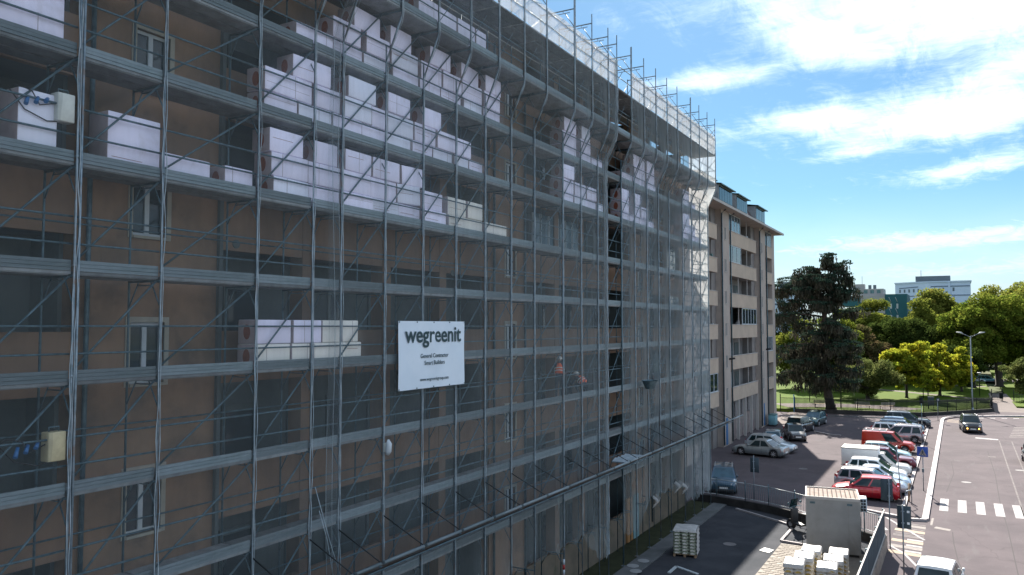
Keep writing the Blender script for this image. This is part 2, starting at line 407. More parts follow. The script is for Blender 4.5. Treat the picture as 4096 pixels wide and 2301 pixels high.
# ================================================================ ground
def ground():
    pbr('crack_tar', (0.06, 0.054, 0.056), 0.9, spec=0.1)
    b = MB(); b.face([(-900, -300, -0.03), (900, -300, -0.03), (900, 1600, -0.03), (-900, 1600, -0.03)])
    struct('ground', b, 'far_ground')
    b = MB(); b.face([(-5.3, 46.2, 0), (70, 46.2, 0), (70, 121.0, 0), (-60, 109.0, 0), (-60, 52, 0), (-5.3, 52, 0)])
    # lot and street in one sheet
    b.face([(10.5, -40, 0), (70, -40, 0), (70, 46.2, 0), (10.5, 46.2, 0)])
    struct('road', b, 'asphalt')
    b = MB(); b.face([(1.0, -20, 0.004), (10.5, -20, 0.004), (10.5, 46.2, 0.004), (7.4, 47.4, 0.004), (3.7, 49.9, 0.004), (1.0, 50.75, 0.004)])
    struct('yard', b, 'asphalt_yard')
    b = MB(); b.box(0.13, 1.0, -20, 50.75, -0.02, 0.07); struct('pavement', b, 'concrete')
    b = MB(); b.face([(-1.4, -20, 0.01), (0.13, -20, 0.01), (0.13, 51.0, 0.01), (-1.4, 51.0, 0.01)]); struct('earth_strip', b, 'earth')
    # island pavement with kerbs between lot and street
    b = MB(); b.prism([(10.95, 52.6), (11.85, 52.6), (11.85, 107.6), (10.95, 105.0)], -0.02, 0.115); struct('pavement', b, 'pavement')
    def kerb(pts, w, h, name='kerb', mat='kerb'):
        b = MB()
        for k in range(len(pts) - 1):
            p, q = Vector((*pts[k], 0)), Vector((*pts[k + 1], 0)); d = (q - p).normalized(); n = Vector((d.y, -d.x, 0)) * w / 2
            L = (q - p).length; cnt = max(1, round(L / 1.0))
            for c in range(cnt):
                a0 = p + d * (L * c / cnt + 0.006); a1 = p + d * (L * (c + 1) / cnt - 0.006)
                hh = h + random.uniform(-0.006, 0.006)
                b.prism([(a0 + n).to_tuple()[:2], (a1 + n).to_tuple()[:2], (a1 - n).to_tuple()[:2], (a0 - n).to_tuple()[:2]][::-1], -0.03, hh)
        return b
    curve = [(12.03, 52.3), (12.03, 108.5)]
    for k in range(1, 9):
        a = R(90 * k / 8); curve.append((12.03 + 3.4 * (1 - math.cos(a)), 108.5 + 6.2 * math.sin(a)))
    curve += [(18, 116.6), (24, 119.5), (40, 124)]
    struct('kerb', kerb(curve, 0.34, 0.14), 'kerb')
    struct('kerb', kerb([(10.76, 54.6), (10.76, 104.5)], 0.22, 0.14), 'kerb')
    struct('kerb', kerb([(12.1, 52.2), (11.3, 51.95), (10.5, 52.35), (8.9, 53.1), (7.0, 54.2)], 0.26, 0.15), 'kerb')
    struct('kerb', kerb([(1.8, 49.8), (4.67, 47.83), (5.66, 47.03), (5.63, 43.57), (7.6, 43.25)], 0.13, 0.10), 'kerb')
    # kerb along the park wall and the sunlit footway beyond the lot
    b = MB(); b.prism([(10.9, 105.0), (12.0, 108.6), (13.4, 112.3), (15.6, 114.9), (18, 116.8), (24, 119.7), (40, 124), (40, 127), (24, 122.6), (17.6, 121.5), (10.2, 111.6)][::-1][::-1], -0.02, 0.11)
    struct('pavement', b, 'pavement')
    b = MB(); b.prism([(-5.4, 93.6), (-3.6, 95.2), (-2.6, 100.5), (-1.4, 105.6), (-1.2, 108.2), (-5.5, 108.6)], -0.02, 0.09); struct('pavement', b, 'gravel')
    struct('kerb', kerb([(-1.2, 106.6), (4, 107.2), (9.2, 107.4)], 0.25, 0.12, mat='kerb'), 'concrete')
    struct('kerb', kerb([(0.4, 89.9), (1.9, 88.3), (3.2, 88.0)], 0.22, 0.13), 'kerb')
    # painted markings
    def quad(name, pts, mat, z=0.006):
        b = MB(); b.face([(x, y, z) for x, y in pts]); return struct(name, b, mat)
    for k in range(9):
        x = 12.68 + k * 0.99
        quad('zebra_stripe', [(x, 55.6), (x + 0.48, 55.62), (x + 0.48, 59.55), (x, 59.5)], 'white_paint')
    quad('road_marking', [(15.2, 92.8), (17.15, 92.4), (17.15, 93.2), (15.2, 93.7)], 'white_paint')
    quad('road_marking', [(15.95, 80.2), (16.5, 80.2), (16.5, 80.75), (15.95, 80.75)], 'faint_paint')
    quad('road_marking', [(17.03, 40), (17.13, 40), (17.25, 92), (17.15, 92)], 'faint_paint')
    quad('road_marking', [(18.0, 60), (18.1, 60), (18.3, 92), (18.2, 92)], 'faint_paint')
    quad('road_marking', [(12.3, 51.3), (12.42, 51.3), (12.46, 53.2), (12.34, 53.2)], 'worn_paint')
    quad('road_marking', [(12.5, 50.6), (13.3, 50.3), (13.35, 50.75), (12.6, 51.1)], 'worn_paint')
    for k in range(7):
        y = 95.5 + k * 1.5
        quad('road_marking', [(18.2 + k * .15, y), (23, y + 2.2), (23, y + 2.55), (18.2 + k * .15, y + .3)], 'worn_paint')
    for k in range(3):
        y = 107.4 + k * 1.3
        quad('road_marking', [(12.5, y), (14.0, y - 1.2), (14.0, y - 0.8), (12.5, y + .4)], 'yellow_paint')
    for k in range(6):                      # give-way teeth at the far kerb
        x = 15.8 + k * 1.25
        quad('road_marking', [(x, 113.0 + k * .55), (x + .6, 113.3 + k * .55), (x + .6, 113.8 + k * .55), (x, 113.5 + k * .55)], 'white_paint')
    for pts in ([(16.05, 40), (16.1, 52), (16.02, 60), (16.14, 71), (16.0, 84)], [(14.1, 41), (13.7, 44), (13.5, 47.5), (13.42, 50.2)], [(13.0, 62), (13.4, 70), (13.2, 76)]):
        for (a, c) in zip(pts, pts[1:]):
            quad('road_seam', [(a[0] - .025, a[1]), (a[0] + .025, a[1]), (c[0] + .025, c[1]), (c[0] - .025, c[1])], 'crack_tar', .005)
    for (x, y) in ((14.2, 66.5), (17.9, 74.0), (3.0, 66.5), (7.9, 49.9), (3.4, 41.8)):
        b = MB(); b.disc((x, y, .0), (0, 0, 1), .33, .02, 20); struct('manhole_cover', b, 'kerb_dark')
    # faded yellow and white ladder at the lot mouth
    for k in range(6):
        y = 44.15 + k * 1.22
        quad('road_marking', [(10.62, y + .08), (12.12, y - .18), (12.12, y + .38), (10.62, y + .64)], ('yellow_paint', 'worn_paint', 'yellow_paint', 'faint_paint', 'yellow_paint', 'worn_paint')[k])
        if k < 3: quad('road_marking', [(11.35, y + .56), (12.1, y + .46), (12.1, y + .76), (11.35, y + .86)], 'white_paint')
        else: quad('road_marking', [(10.7, y + .74), (12.1, y + .50), (12.1, y + .80), (10.7, y + 1.04)], 'faint_paint')
    quad('road_marking', [(9.95, 52.0), (12.1, 47.5), (12.2, 47.6), (10.05, 52.15)], 'white_paint', 0.010)
    quad('road_marking', [(10.55, 45.6), (11.3, 44.3), (11.95, 42.2), (12.07, 42.25), (11.4, 44.4), (10.65, 45.7)], 'white_paint', 0.010)
    quad('road_marking', [(9.9, 49.6), (10.2, 48.8), (10.35, 48.9), (10.05, 49.7)], 'white_paint', 0.010)
    # cobbled strip by the hoarding: setts laid singly near the pallets
    base = MB(); base.face([(5.65, 28, 0.008), (10.35, 28, 0.008), (10.35, 43.2, 0.008), (5.7, 43.2, 0.008)]); cob = struct('paving', base, 'cobble')
    m1 = MB(); m1.box(-.15, .15, -.15, .15, 0, .026); m1 = bev(m1.mesh('sett', 'cobble'), .02, 1)
    m2 = MB(); m2.box(-.15, .15, -.15, .15, 0, .03); m2 = bev(m2.mesh('sett', 'cobble_b'), .02, 1)
    n = 0
    for j in range(46):
        for i in range(14):
            x = 5.85 + i * 0.325 + (0.16 if j % 2 else 0); y = 43.0 - j * 0.325
            if n < 290 and x < 8.4:
                link('cobblestone', random.choice((m1, m1, m2)), cob, (x, y, 0.004), (0, 0, random.uniform(-.06, .06))); n += 1
ground()

# ================================================================ old ochre apartment block behind the scaffold
def building_one():
    t = thing('apartment_block', 'long ochre apartment block behind the scaffolding and white nets', 'building', (0, 0, 0))
    Z1 = 22.2
    sills = [3.66 + 3.18 * k for k in range(6)]      # 3.66 6.84 10.02 13.2 16.38 19.56
    def wall(y0, y1, x0=WX - 0.35, x1=WX, mat='ochre', z0=0.0, z1=Z1, name='wall'):
        return bpart(name, x0, x1, y0, y1, z0, z1, mat, t)
    def stair_wall(y0, y1, wy0, wy1):
        # wall with stair windows: strips round the openings
        b = MB()
        b.box(WX - .35, WX, y0, wy0, 0, Z1); b.box(WX - .35, WX, wy1, y1, 0, Z1)
        zs = [0] + [v for s in sills for v in (s, s + 1.32)] + [Z1]
        for k in range(0, len(zs), 2): b.box(WX - .35, WX, wy0, wy1, zs[k], zs[k + 1])
        part('wall', b, 'ochre', t)
        for s in sills:
            f = MB(); e = .11
            f.box(WX - .02, WX + .03, wy0 - e, wy0, s - .06, s + 1.43); f.box(WX - .02, WX + .03, wy1, wy1 + e, s - .06, s + 1.43)
            f.box(WX - .02, WX + .03, wy0, wy1, s + 1.32, s + 1.43); f.box(WX - .02, WX + .06, wy0, wy1, s - .06, s)
            w = part('window', f, 'surround', t)
            f = MB(); xm = (wy0 + wy1) / 2
            f.box(WX - .16, WX - .1, wy0, wy0 + .06, s, s + 1.32); f.box(WX - .16, WX - .1, wy1 - .06, wy1, s, s + 1.32)
            f.box(WX - .16, WX - .1, wy0 + .06, wy1 - .06, s, s + .07); f.box(WX - .16, WX - .1, wy0 + .06, wy1 - .06, s + 1.25, s + 1.32)
            f.box(WX - .16, WX - .09, xm - .055, xm + .055, s + .07, s + 1.25)
            part('frame', f, 'whiteframe', w)
            for a, c in ((wy0 + .06, xm - .055), (xm + .055, wy1 - .06)):
                bpart('pane', WX - .15, WX - .13, a, c, s + .07, s + 1.25, 'pane', w)
    floors = [0.58 + 3.18 * k for k in range(7)]     # parapet feet
    def loggia(y0, y1, cols, doors, depth=1.35, parapet='ochre_b'):
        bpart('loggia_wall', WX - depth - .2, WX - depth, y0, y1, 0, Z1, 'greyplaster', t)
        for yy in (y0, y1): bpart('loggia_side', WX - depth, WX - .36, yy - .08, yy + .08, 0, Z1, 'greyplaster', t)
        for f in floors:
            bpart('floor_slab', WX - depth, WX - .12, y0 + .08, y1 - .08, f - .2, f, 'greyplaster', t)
            bpart('parapet', WX - .12, WX + .02, y0, y1, f - .22, f + 1.02, parapet, t)
            for (d0, d1) in doors:
                sh = MB(); sh.box(WX - depth, WX - depth + .06, d0, d1, f + .02, f + 2.25)
                dr = part('balcony_door', sh, 'shutter', t)
                bpart('pane', WX - depth + .06, WX - depth + .075, d0 + .12, d1 - .12, f + .7, f + 2.1, 'pane', dr)
        for c in cols: bpart('pillar', WX - .42, WX + .035, c - .2, c + .2, 0, Z1, 'ochre_b', t)
    wall(-12, 2.2)
    loggia(2.2, 9.45, [5.6], [(3.2, 4.6), (6.6, 8.2)])
    stair_wall(9.45, 12.95, 10.72, 11.55)
    bpart('grey_fin', WX - .2, WX + .1, 12.95, 13.05, 0, Z1, 'greyplaster', t)
    loggia(13.05, 25.55, [15.95, 19.35, 22.4], [(14.3, 15.5), (16.6, 17.7), (18.2, 18.8), (20.1, 21.3), (23.4, 24.6)])
    stair_wall(25.55, 28.4, 26.75, 27.5)
    loggia(28.4, 40.3, [31.2, 33.9, 36.9], [(29.3, 30.5), (32.1, 33.1), (34.9, 35.9), (38.2, 39.4)])
    stair_wall(40.3, 43.4, 41.4, 42.15)
    loggia(43.4, 48.9, [46.2], [(44.2, 45.4), (47.0, 48.1)])
    b = MB(); b.box(-14, WX, 48.9, B1_END, 0, Z1); part('wall', b, 'ochre', t)
    pbr('plinth', (0.17, 0.135, 0.10), 0.95, var=(0.12, 0.105, 0.08), vscale=1.3, stain=(0.08, 0.085, 0.055), sscale=1.5)
    for k in range(20):
        y = -12 + k * 3.07; bpart('plinth', WX + .03, WX + .06, y, y + 3.06, 0, 1.62, 'plinth', t)
    # attic and roof
    bpart('cornice', WX - .2, -1.06, -12, B1_END + .15, Z1, Z1 + .18, 'surround', t)
    bpart('attic_wall', WX - .55, WX - .15, -12, B1_END, Z1 + .18, 23.1, 'surround', t)
    b = MB(); b.face([(WX + .0, -12, 23.1), (WX + .0, B1_END + .2, 23.1), (-7.5, B1_END + .2, 25.6), (-7.5, -12, 25.6)])
    b.face([(-7.5, -12, 25.6), (-7.5, B1_END + .2, 25.6), (-14, B1_END + .2, 23.1), (-14, -12, 23.1)])
    pbr('roof_tile', (0.13, 0.065, 0.05), 0.9, var=(0.08, 0.045, 0.04), vscale=8)
    part('roof', b, 'roof_tile', t)
    bpart('back_wall', -14.2, -14, -12, B1_END, 0, 23.1, 'ochre', t)
    # loggia glazing, the mirrored sky put into its blue
    for z0 in (14.45,):
        for (a, c) in ((29.1, 29.7), (29.85, 30.45), (30.6, 31.0), (31.5, 32.1), (32.25, 32.85), (33.0, 33.5)):
            g = bpart('glazing', WX - .06, WX - .02, a, c, z0 + .2, z0 + 1.55, 'pane_blue', t)
            for yy in (a - .03, c): bpart('frame', WX - .07, WX, yy, yy + .03, z0 + .2, z0 + 1.55, 'whiteframe', g)
    for (a, c, z0, z1) in ((47.1, 48.7, 12.2, 14.2), (44.0, 45.0, 8.4, 9.6), (46.4, 48.2, 14.4, 16.0)):
        bpart('glazing', WX - .06, WX - .02, a, c, z0, z1, 'pane_blue', t)
    # round vent holes in the ochre bands
    for (y, z) in ((13.5, 13.25), (23.0, 13.1)):
        b = MB(); b.disc((WX + .02, y, z), (1, 0, 0), .11, .05, 14); part('vent_cap', b, 'shutter', t)
    for y in (9.7, 25.75, 28.2, 43.2):
        b = MB(); b.tube([(WX + .09, y, .3), (WX + .09, y, 22.1)], .05, 8); part('downpipe', b, 'steel_dark', t)
building_one()

# ================================================================ scaffolding
def scaffold():
    pbr('rod_black', (0.012, 0.016, 0.018), 0.7)
    pbr('canopy_wood', (0.085, 0.065, 0.055), 0.85, var=(0.05, 0.04, 0.035), vscale=4)
    t = thing('scaffolding', 'tall grey tube scaffolding with plank decks along the ochre block', 'scaffolding')
    XO, XI = 0.0, -1.0
    XH = 0.55                      # overhanging outer standards
    TOPZ = 24.65
    n_rail = 0
    rails_rest = MB(); brace_rest = MB(); frames_rest = MB()
    cache = {}
    def cached(key, fn):
        if key not in cache: cache[key] = fn()
        return cache[key]
    def m_toe(L):
        b = MB()                   # pressed steel board: three ribs
        for k in range(3): b.box(-.022 + (0.008 if k == 1 else 0), .012 + (0.008 if k == 1 else 0), .04, L - .04, k * .068, k * .068 + .062)
        b.box(-.03, -.022, .04, L - .04, 0, .198)
        return b.mesh('toe_board', 'toe')
    def m_plank(L, w):
        b = MB(); b.box(-w / 2 + .004, w / 2 - .004, .03, L - .03, -.055, 0); b.box(-w / 2 + .03, w / 2 - .03, .06, L - .06, -.075, -.055)
        return b.mesh('deck_plank', 'deck')
    def m_rail(L):
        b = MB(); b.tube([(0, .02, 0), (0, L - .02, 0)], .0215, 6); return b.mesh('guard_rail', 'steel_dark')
    def m_brace(L, h):
        b = MB(); b.tube([(0, 0, 0), (0, L, h)], .0215, 6); return b.mesh('brace', 'steel_dark')
    def m_frame():
        b = MB()                   # transom with gussets, as on portal frames
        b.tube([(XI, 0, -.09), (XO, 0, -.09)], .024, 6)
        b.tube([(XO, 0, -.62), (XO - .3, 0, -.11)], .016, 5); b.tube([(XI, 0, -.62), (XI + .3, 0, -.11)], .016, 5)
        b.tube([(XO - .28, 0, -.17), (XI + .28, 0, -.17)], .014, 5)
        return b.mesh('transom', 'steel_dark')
    fr = m_frame()
    # standards
    double = (8.64, 29.09, 35.54, 45.24)
    for y in YS:
        b = MB(); b.tube([(XO, y, .1), (XO, y, 19.2)], .0242, 8)
        for z in LEV: b.disc((XO, y, z + .1), (0, 0, 1), .034, .05, 8)      # couplers
        if any(abs(y - d) < .01 for d in double): b.tube([(XO - .01, y + .085, .1), (XO - .01, y + .085, 19.2)], .0242, 8)
        part('standard', b, 'steel' if abs(y - GAP_B) > .1 else 'steel_dark', t)
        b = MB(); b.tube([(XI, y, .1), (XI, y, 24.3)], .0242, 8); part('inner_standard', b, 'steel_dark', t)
        b = MB(); b.box(XO - .09, XO + .09, y - .09, y + .09, .015, .03); b.tube([(XO, y, .03), (XO, y, .3)], .019, 6); part('base_plate', b, 'steel', t)
        # overhang
        b = MB(); b.tube([(XH, y, 19.95), (XH, y, TOPZ)], .0242, 8)
        for z in (20.35, 22.35): b.disc((XH, y, z), (0, 0, 1), .034, .06, 8)
        if any(abs(y - d) < .01 for d in double[1:]): b.tube([(XH, y + .1, 20.3), (XH, y + .1, TOPZ + .05)], .0242, 8)
        part('overhang_standard', b, 'steel', t)
        b = MB(); b.tube([(XO, y, 18.75), (XH, y, 20.02)], .0242, 6); part('overhang_strut', b, 'steel', t)
        b = MB(); b.tube([(XI, y, 20.12), (XH, y, 20.12)], .024, 6); part('bracket', b, 'steel_dark', t)
        # open frame heads above the nets
        b = MB(); z = 24.25
        b.tube([(XI, y, z), (XH, y, z)], .026, 6); b.tube([(XI + .2, y, z - .12), (XH - .2, y, z - .12)], .016, 5)
        b.tube([(XH, y, z - .75), (XH - .42, y, z - .12)], .017, 5); b.tube([(XI, y, z - .75), (XI + .42, y, z - .12)], .017, 5)
        b.tube([(XH - .5, y, z - .12), (XH - .5, y, z)], .012, 5); b.tube([(XI + .5, y, z - .12), (XI + .5, y, z)], .012, 5)
        part('frame_head', b, 'steel', t)
        for z in LEV: link('transom', fr, t, (0, y, z))
    # bays
    for k in range(len(YS) - 1):
        y0, L = YS[k], round(YS[k + 1] - YS[k], 3)
        for z in LEV[1:] if y0 > 20 else LEV:
            xo = XO if z < 20 else XH
            link('toe_board', cached(('t', L), lambda: m_toe(L)), t, (xo - .045, y0, z + .005))
            w = (xo - .07 - XI) / 2
            for q in range(2):
                link('deck_plank', cached(('p', L, round(w, 3)), lambda: m_plank(L, w)), t, (XI + .02 + w * (q + .5), y0, z))
            for h in (.5, 1.0):
                if n_rail < 298 and y0 > 5: link('guard_rail', cached(('r', L), lambda: m_rail(L)), t, (xo - .055, y0, z + h)); n_rail += 1
                else: rails_rest.tube([(xo - .055, y0 + .02, z + h), (xo - .055, y0 + L - .02, z + h)], .0215, 5)
            if L > 1.2 and z < 20:
                link('brace', cached(('b', L), lambda: m_brace(L - .1, 1.72)), t, (XO - .085, y0 + .05, z + .18))
            # rails on the wall side, lower half only
            if z < 13: rails_rest.tube([(XI, y0, z + 1.0), (XI, y0 + L, z + 1.0)], .02, 5)
        # top working level: wide deck, no toe board
        w = (XH - XI) / 3
        for q in range(3): link('deck_plank', cached(('p', L, round(w, 3)), lambda: m_plank(L, w)), t, (XI + w * (q + .5), y0, 22.25))
        for h in (.55, 1.08):
            rails_rest.tube([(XH - .06, y0, 22.25 + h), (XH - .06, y0 + L, 22.25 + h)], .0215, 5)
        if k % 2: brace_rest.tube([(XI + .05, y0, 22.3), (XI + .05, y0 + L, 24.1)], .0215, 5)
        brace_rest.tube([(XH - .06, y0 + .1, 20.45), (XH - .06, y0 + L * .6, 21.6)], .012, 5)
    # end bay frames at the park side
    yE = YS[-1]
    for z in LEV + [22.25]:
        xo = XO if z < 20 else XH
        for h in (.5, 1.0): rails_rest.tube([(XI, yE, z + h), (xo, yE, z + h)], .0215, 5)
        brace_rest.tube([(XI, yE, z), (xo, yE, z + 1.7)], .0215, 5)
        brace_rest.tube([(XI, yE, z + 1.7), (xo, yE, z)], .0215, 5)
    o = part('far_guard_rails', rails_rest, 'steel_dark', t); o['kind'] = 'stuff'
    o = part('far_braces', brace_rest, 'steel_dark', t); o['kind'] = 'stuff'
    # stair ladders seen in the bay without net
    for z in LEV[2:9]:
        b = MB()
        for dx in (0, .34): b.tube([(-.75 + dx, GAP_A + .35, z), (-.75 + dx, GAP_A + 1.35, z + 1.95)], .02, 5)
        for s in range(7): b.tube([(-.75, GAP_A + .42 + s * .14, z + .14 + s * .27), (-.41, GAP_A + .42 + s * .14, z + .14 + s * .27)], .014, 5)
        part('ladder', b, 'steel', t)
    # sloping catch platform over the yard
    for k in range(3, len(YS)):
        y = YS[k]
        b = MB(); b.tube([(0, y, 6.05), (1.36, y, 5.42)], .017, 6); part('canopy_tie', b, 'rod_black', t)
        b = MB(); b.tube([(0, y, 4.56), (1.4, y, 5.32)], .022, 6); part('canopy_arm', b, 'steel_dark', t)
    for k in range(3, len(YS) - 1):
        y0, L = YS[k], YS[k + 1] - YS[k]
        for q in range(4):
            b = MB(); x0, x1 = .12 + q * .31, .12 + q * .31 + .29
            z = lambda x: 4.62 + x * .74 / 1.4
            b.face([(x0, y0 + .02, z(x0)), (x1, y0 + .02, z(x1)), (x1, y0 + L - .02, z(x1)), (x0, y0 + L - .02, z(x0))])
            b.face([(x0, y0 + .02, z(x0) - .05), (x0, y0 + L - .02, z(x0) - .05), (x1, y0 + L - .02, z(x1) - .05), (x1, y0 + .02, z(x1) - .05)])
            b.face([(x1, y0 + .02, z(x1) - .05), (x1, y0 + L - .02, z(x1) - .05), (x1, y0 + L - .02, z(x1)), (x1, y0 + .02, z(x1))])
            part('canopy_plank', b, 'canopy_wood', t)
        b = MB(); b.tube([(1.43, y0 + .06, 5.40), (1.43, y0 + L - .06, 5.40)], .045, 8); part('edge_tube', b, 'toe', t)
        b = MB(); b.tube([(1.47, y0 - .02, 5.27), (1.47, y0 + L + .02, 5.27)], .02, 6); part('edge_cord', b, 'steel_dark', t)
    b = MB(); b.tube([(1.43, 50.7, 5.40), (1.43, 53.4, 5.40)], .045, 8); part('edge_tube', b, 'toe', t)
    # bright metal planks laid flat on the platform below the open bay
    for k in range(4):
        y0 = GAP_A + .05 + k * .42
        b = MB(); b.box(-.2, .2, -.55, .55, 0, .04); b.box(-.205, -.18, -.55, .55, .04, .055)
        o = part('steel_panel', b, 'hem', t, (.72, y0 + .2, 5.17), (0, R(-18), R(90)))
    return t
scaffold()

# ================================================================ debris nets
net_mat('net_sunlit', (0.66, 0.62, 0.60), 0.20, 0.7)  # warm brightness of sunlit net put into the colour
def nets():
    random.seed(3)
    bottoms = {k: v for k, v in zip([round(y, 2) for y in YS], [2.4] * 30)}
    def zb(y):
        tab = [(3, 2.3), (25, 2.5), (31.2, 2.4), (31.3, 1.1), (34, 1.0), (35.5, 1.5), (38.8, .95), (39.0, 2.35), (42.6, 2.4), (42.8, 2.2), (45.2, 2.0), (45.4, 1.0), (60, .8)]
        for (a, va), (b_, vb) in zip(tab, tab[1:]):
            if a <= y <= b_: return va + (vb - va) * (y - a) / (b_ - a)
        return 1.0
    def px(z):                     # the net follows the standards, then swells out to the overhang
        if z < 18.75: return -.027
        if z > 20.1: return .523
        s = (z - 18.75) / 1.35
        return -.027 + .55 * (s * s * (3 - 2 * s)) ** .8
    runs = [(0, YS.index(GAP_A), 'longer pale grey debris net that carries the printed banner'),
            (YS.index(GAP_B), len(YS) - 1, 'shorter pale grey debris net closing the sunlit scaffold end by the park')]
    for (i0, i1, lab) in runs:
        t = thing('debris_net', lab, 'netting', group='debris nets on the scaffolding')
        for k in range(i0, i1):
            y0, y1 = YS[k], YS[k + 1]; ph = random.random() * 9
            za, zb_ = zb(y0 + .1), zb(y1 - .1)
            b = MB()
            def fn(u, v, y0=y0, y1=y1, ph=ph, za=za, zb_=zb_):
                y = y0 + .015 + (y1 - y0 - .03) * u
                ragged = .10 * math.sin(u * 9 + ph) + .07 * math.sin(u * 23 + ph * 3)
                zlow = za + (zb_ - za) * u + ragged
                z = zlow + (23.5 - zlow) * v
                e = math.sin(math.pi * u)
                w = .05 * e * math.sin(z * 1.5 + ph) + .03 * e * math.sin(z * .55 + ph * 2) + .012 * math.sin(u * 17 + z * .3 + ph)
                if v < .03: w += .12 * e
                return (px(z) + abs(w) * (1 if z < 22 else .3), y, z)
            b.grid(fn, 8, 52)
            part('net_panel', b, 'net', t)
            b = MB(); b.grid(lambda u, v: (.515 + .012 * math.sin(u * 5 + ph), y0 + (y1 - y0) * u, 22.3 + 1.16 * v + .03 * math.sin(u * 6 + ph)), 8, 4); part('sunlit_strip', b, 'net_sunlit', t)  # extra denser strip, added so the top band looks sunlit
        for k in range(i0, i1 + 1):
            y = YS[k]
            edge = k in (i0, i1) and 0 < k < len(YS) - 1
            sides = (-1, 1) if not edge else ((-1,) if k == i1 else (1,))
            for sd in sides:
                b = MB(); ph = random.random() * 9; pts = []
                zt = 23.5; z = zb(y + sd * .1)
                amp = .05 if y < 16 else .035
                while z < zt:
                    tie = abs(math.sin((z - .3) * math.pi / 1.35))
                    yy = y + sd * (.012 + amp * tie * (.55 + .45 * math.sin(z * .9 + ph)))
                    pts.append((px(z) + .062, yy, z)); z += .22
                wd = .008 if not (edge and k == i1) else .022
                if edge: pts = [(p[0], p[1] + .03 * math.sin(p[2] * 2.4), p[2]) for p in pts]
                b.tube(pts, [wd * (1 + .4 * math.sin(i * 1.7 + ph)) for i in range(len(pts))], 5)
                part('net_hem', b, 'hem', t)
            if edge and k == i1:   # the free edge hangs in folds
                b = MB(); sd = sides[0]
                def fe(u, v, y=y, sd=sd):
                    z = zb(y) + (23.5 - zb(y)) * v
                    return (px(z) + .05 + .06 * math.sin(u * 14 + z * .4), y + sd * u * .26, z)
                b.grid(fe, 10, 40); part('net_fold', b, 'net_fold', t)
        if i0 == 0:                # doubled strip of net by the short bay
            b = MB()
            def fd(u, v):
                z = .8 + 19.2 * v
                return (px(z) + .06 + .05 * math.sin(u * 12 + z * .35), 15.30 + u * .42 + .05 * math.sin(z * .7), z)
            b.grid(fd, 10, 60); part('net_fold', b, 'net_fold', t)
            for kk, (ya, yb) in enumerate(((14.8, 15.9), (14.95, 15.6))):
                b = MB(); b.tube([(.12, ya, 7.3 - kk * .6), (.10, (ya + yb) / 2, 5.9), (.09, yb, 4.6)], .012, 4); part('net_cord', b, 'hem', t)
        else:                      # net closing the park end, lit through by the sun
            b = MB()
            def fs(u, v):
                z = 1.0 + 22.5 * v
                x = -1.2 + (px(z) + 1.2) * u
                return (x, YS[-1] + .06 + .06 * math.sin(z * 1.3 + u * 4) * math.sin(u * 3.1), z)
            b.grid(fs, 8, 50); part('net_panel', b, 'net_side', t)
            # torn flaps at the foot
            for (y, z, w) in ((39.3, 2.5, .5), (42.9, 2.6, .8), (44.3, 2.3, .5)):
                b = MB()
                def ff(u, v, y=y, z=z, w=w): return (.1 + .25 * math.sin(v * 3.1) + .05 * math.sin(u * 8), y + u * w, z - .55 * v * (1 - .5 * u) + .1 * math.sin(u * 7))
                b.grid(ff, 6, 6); part('net_flap', b, 'net_side', t)
nets()

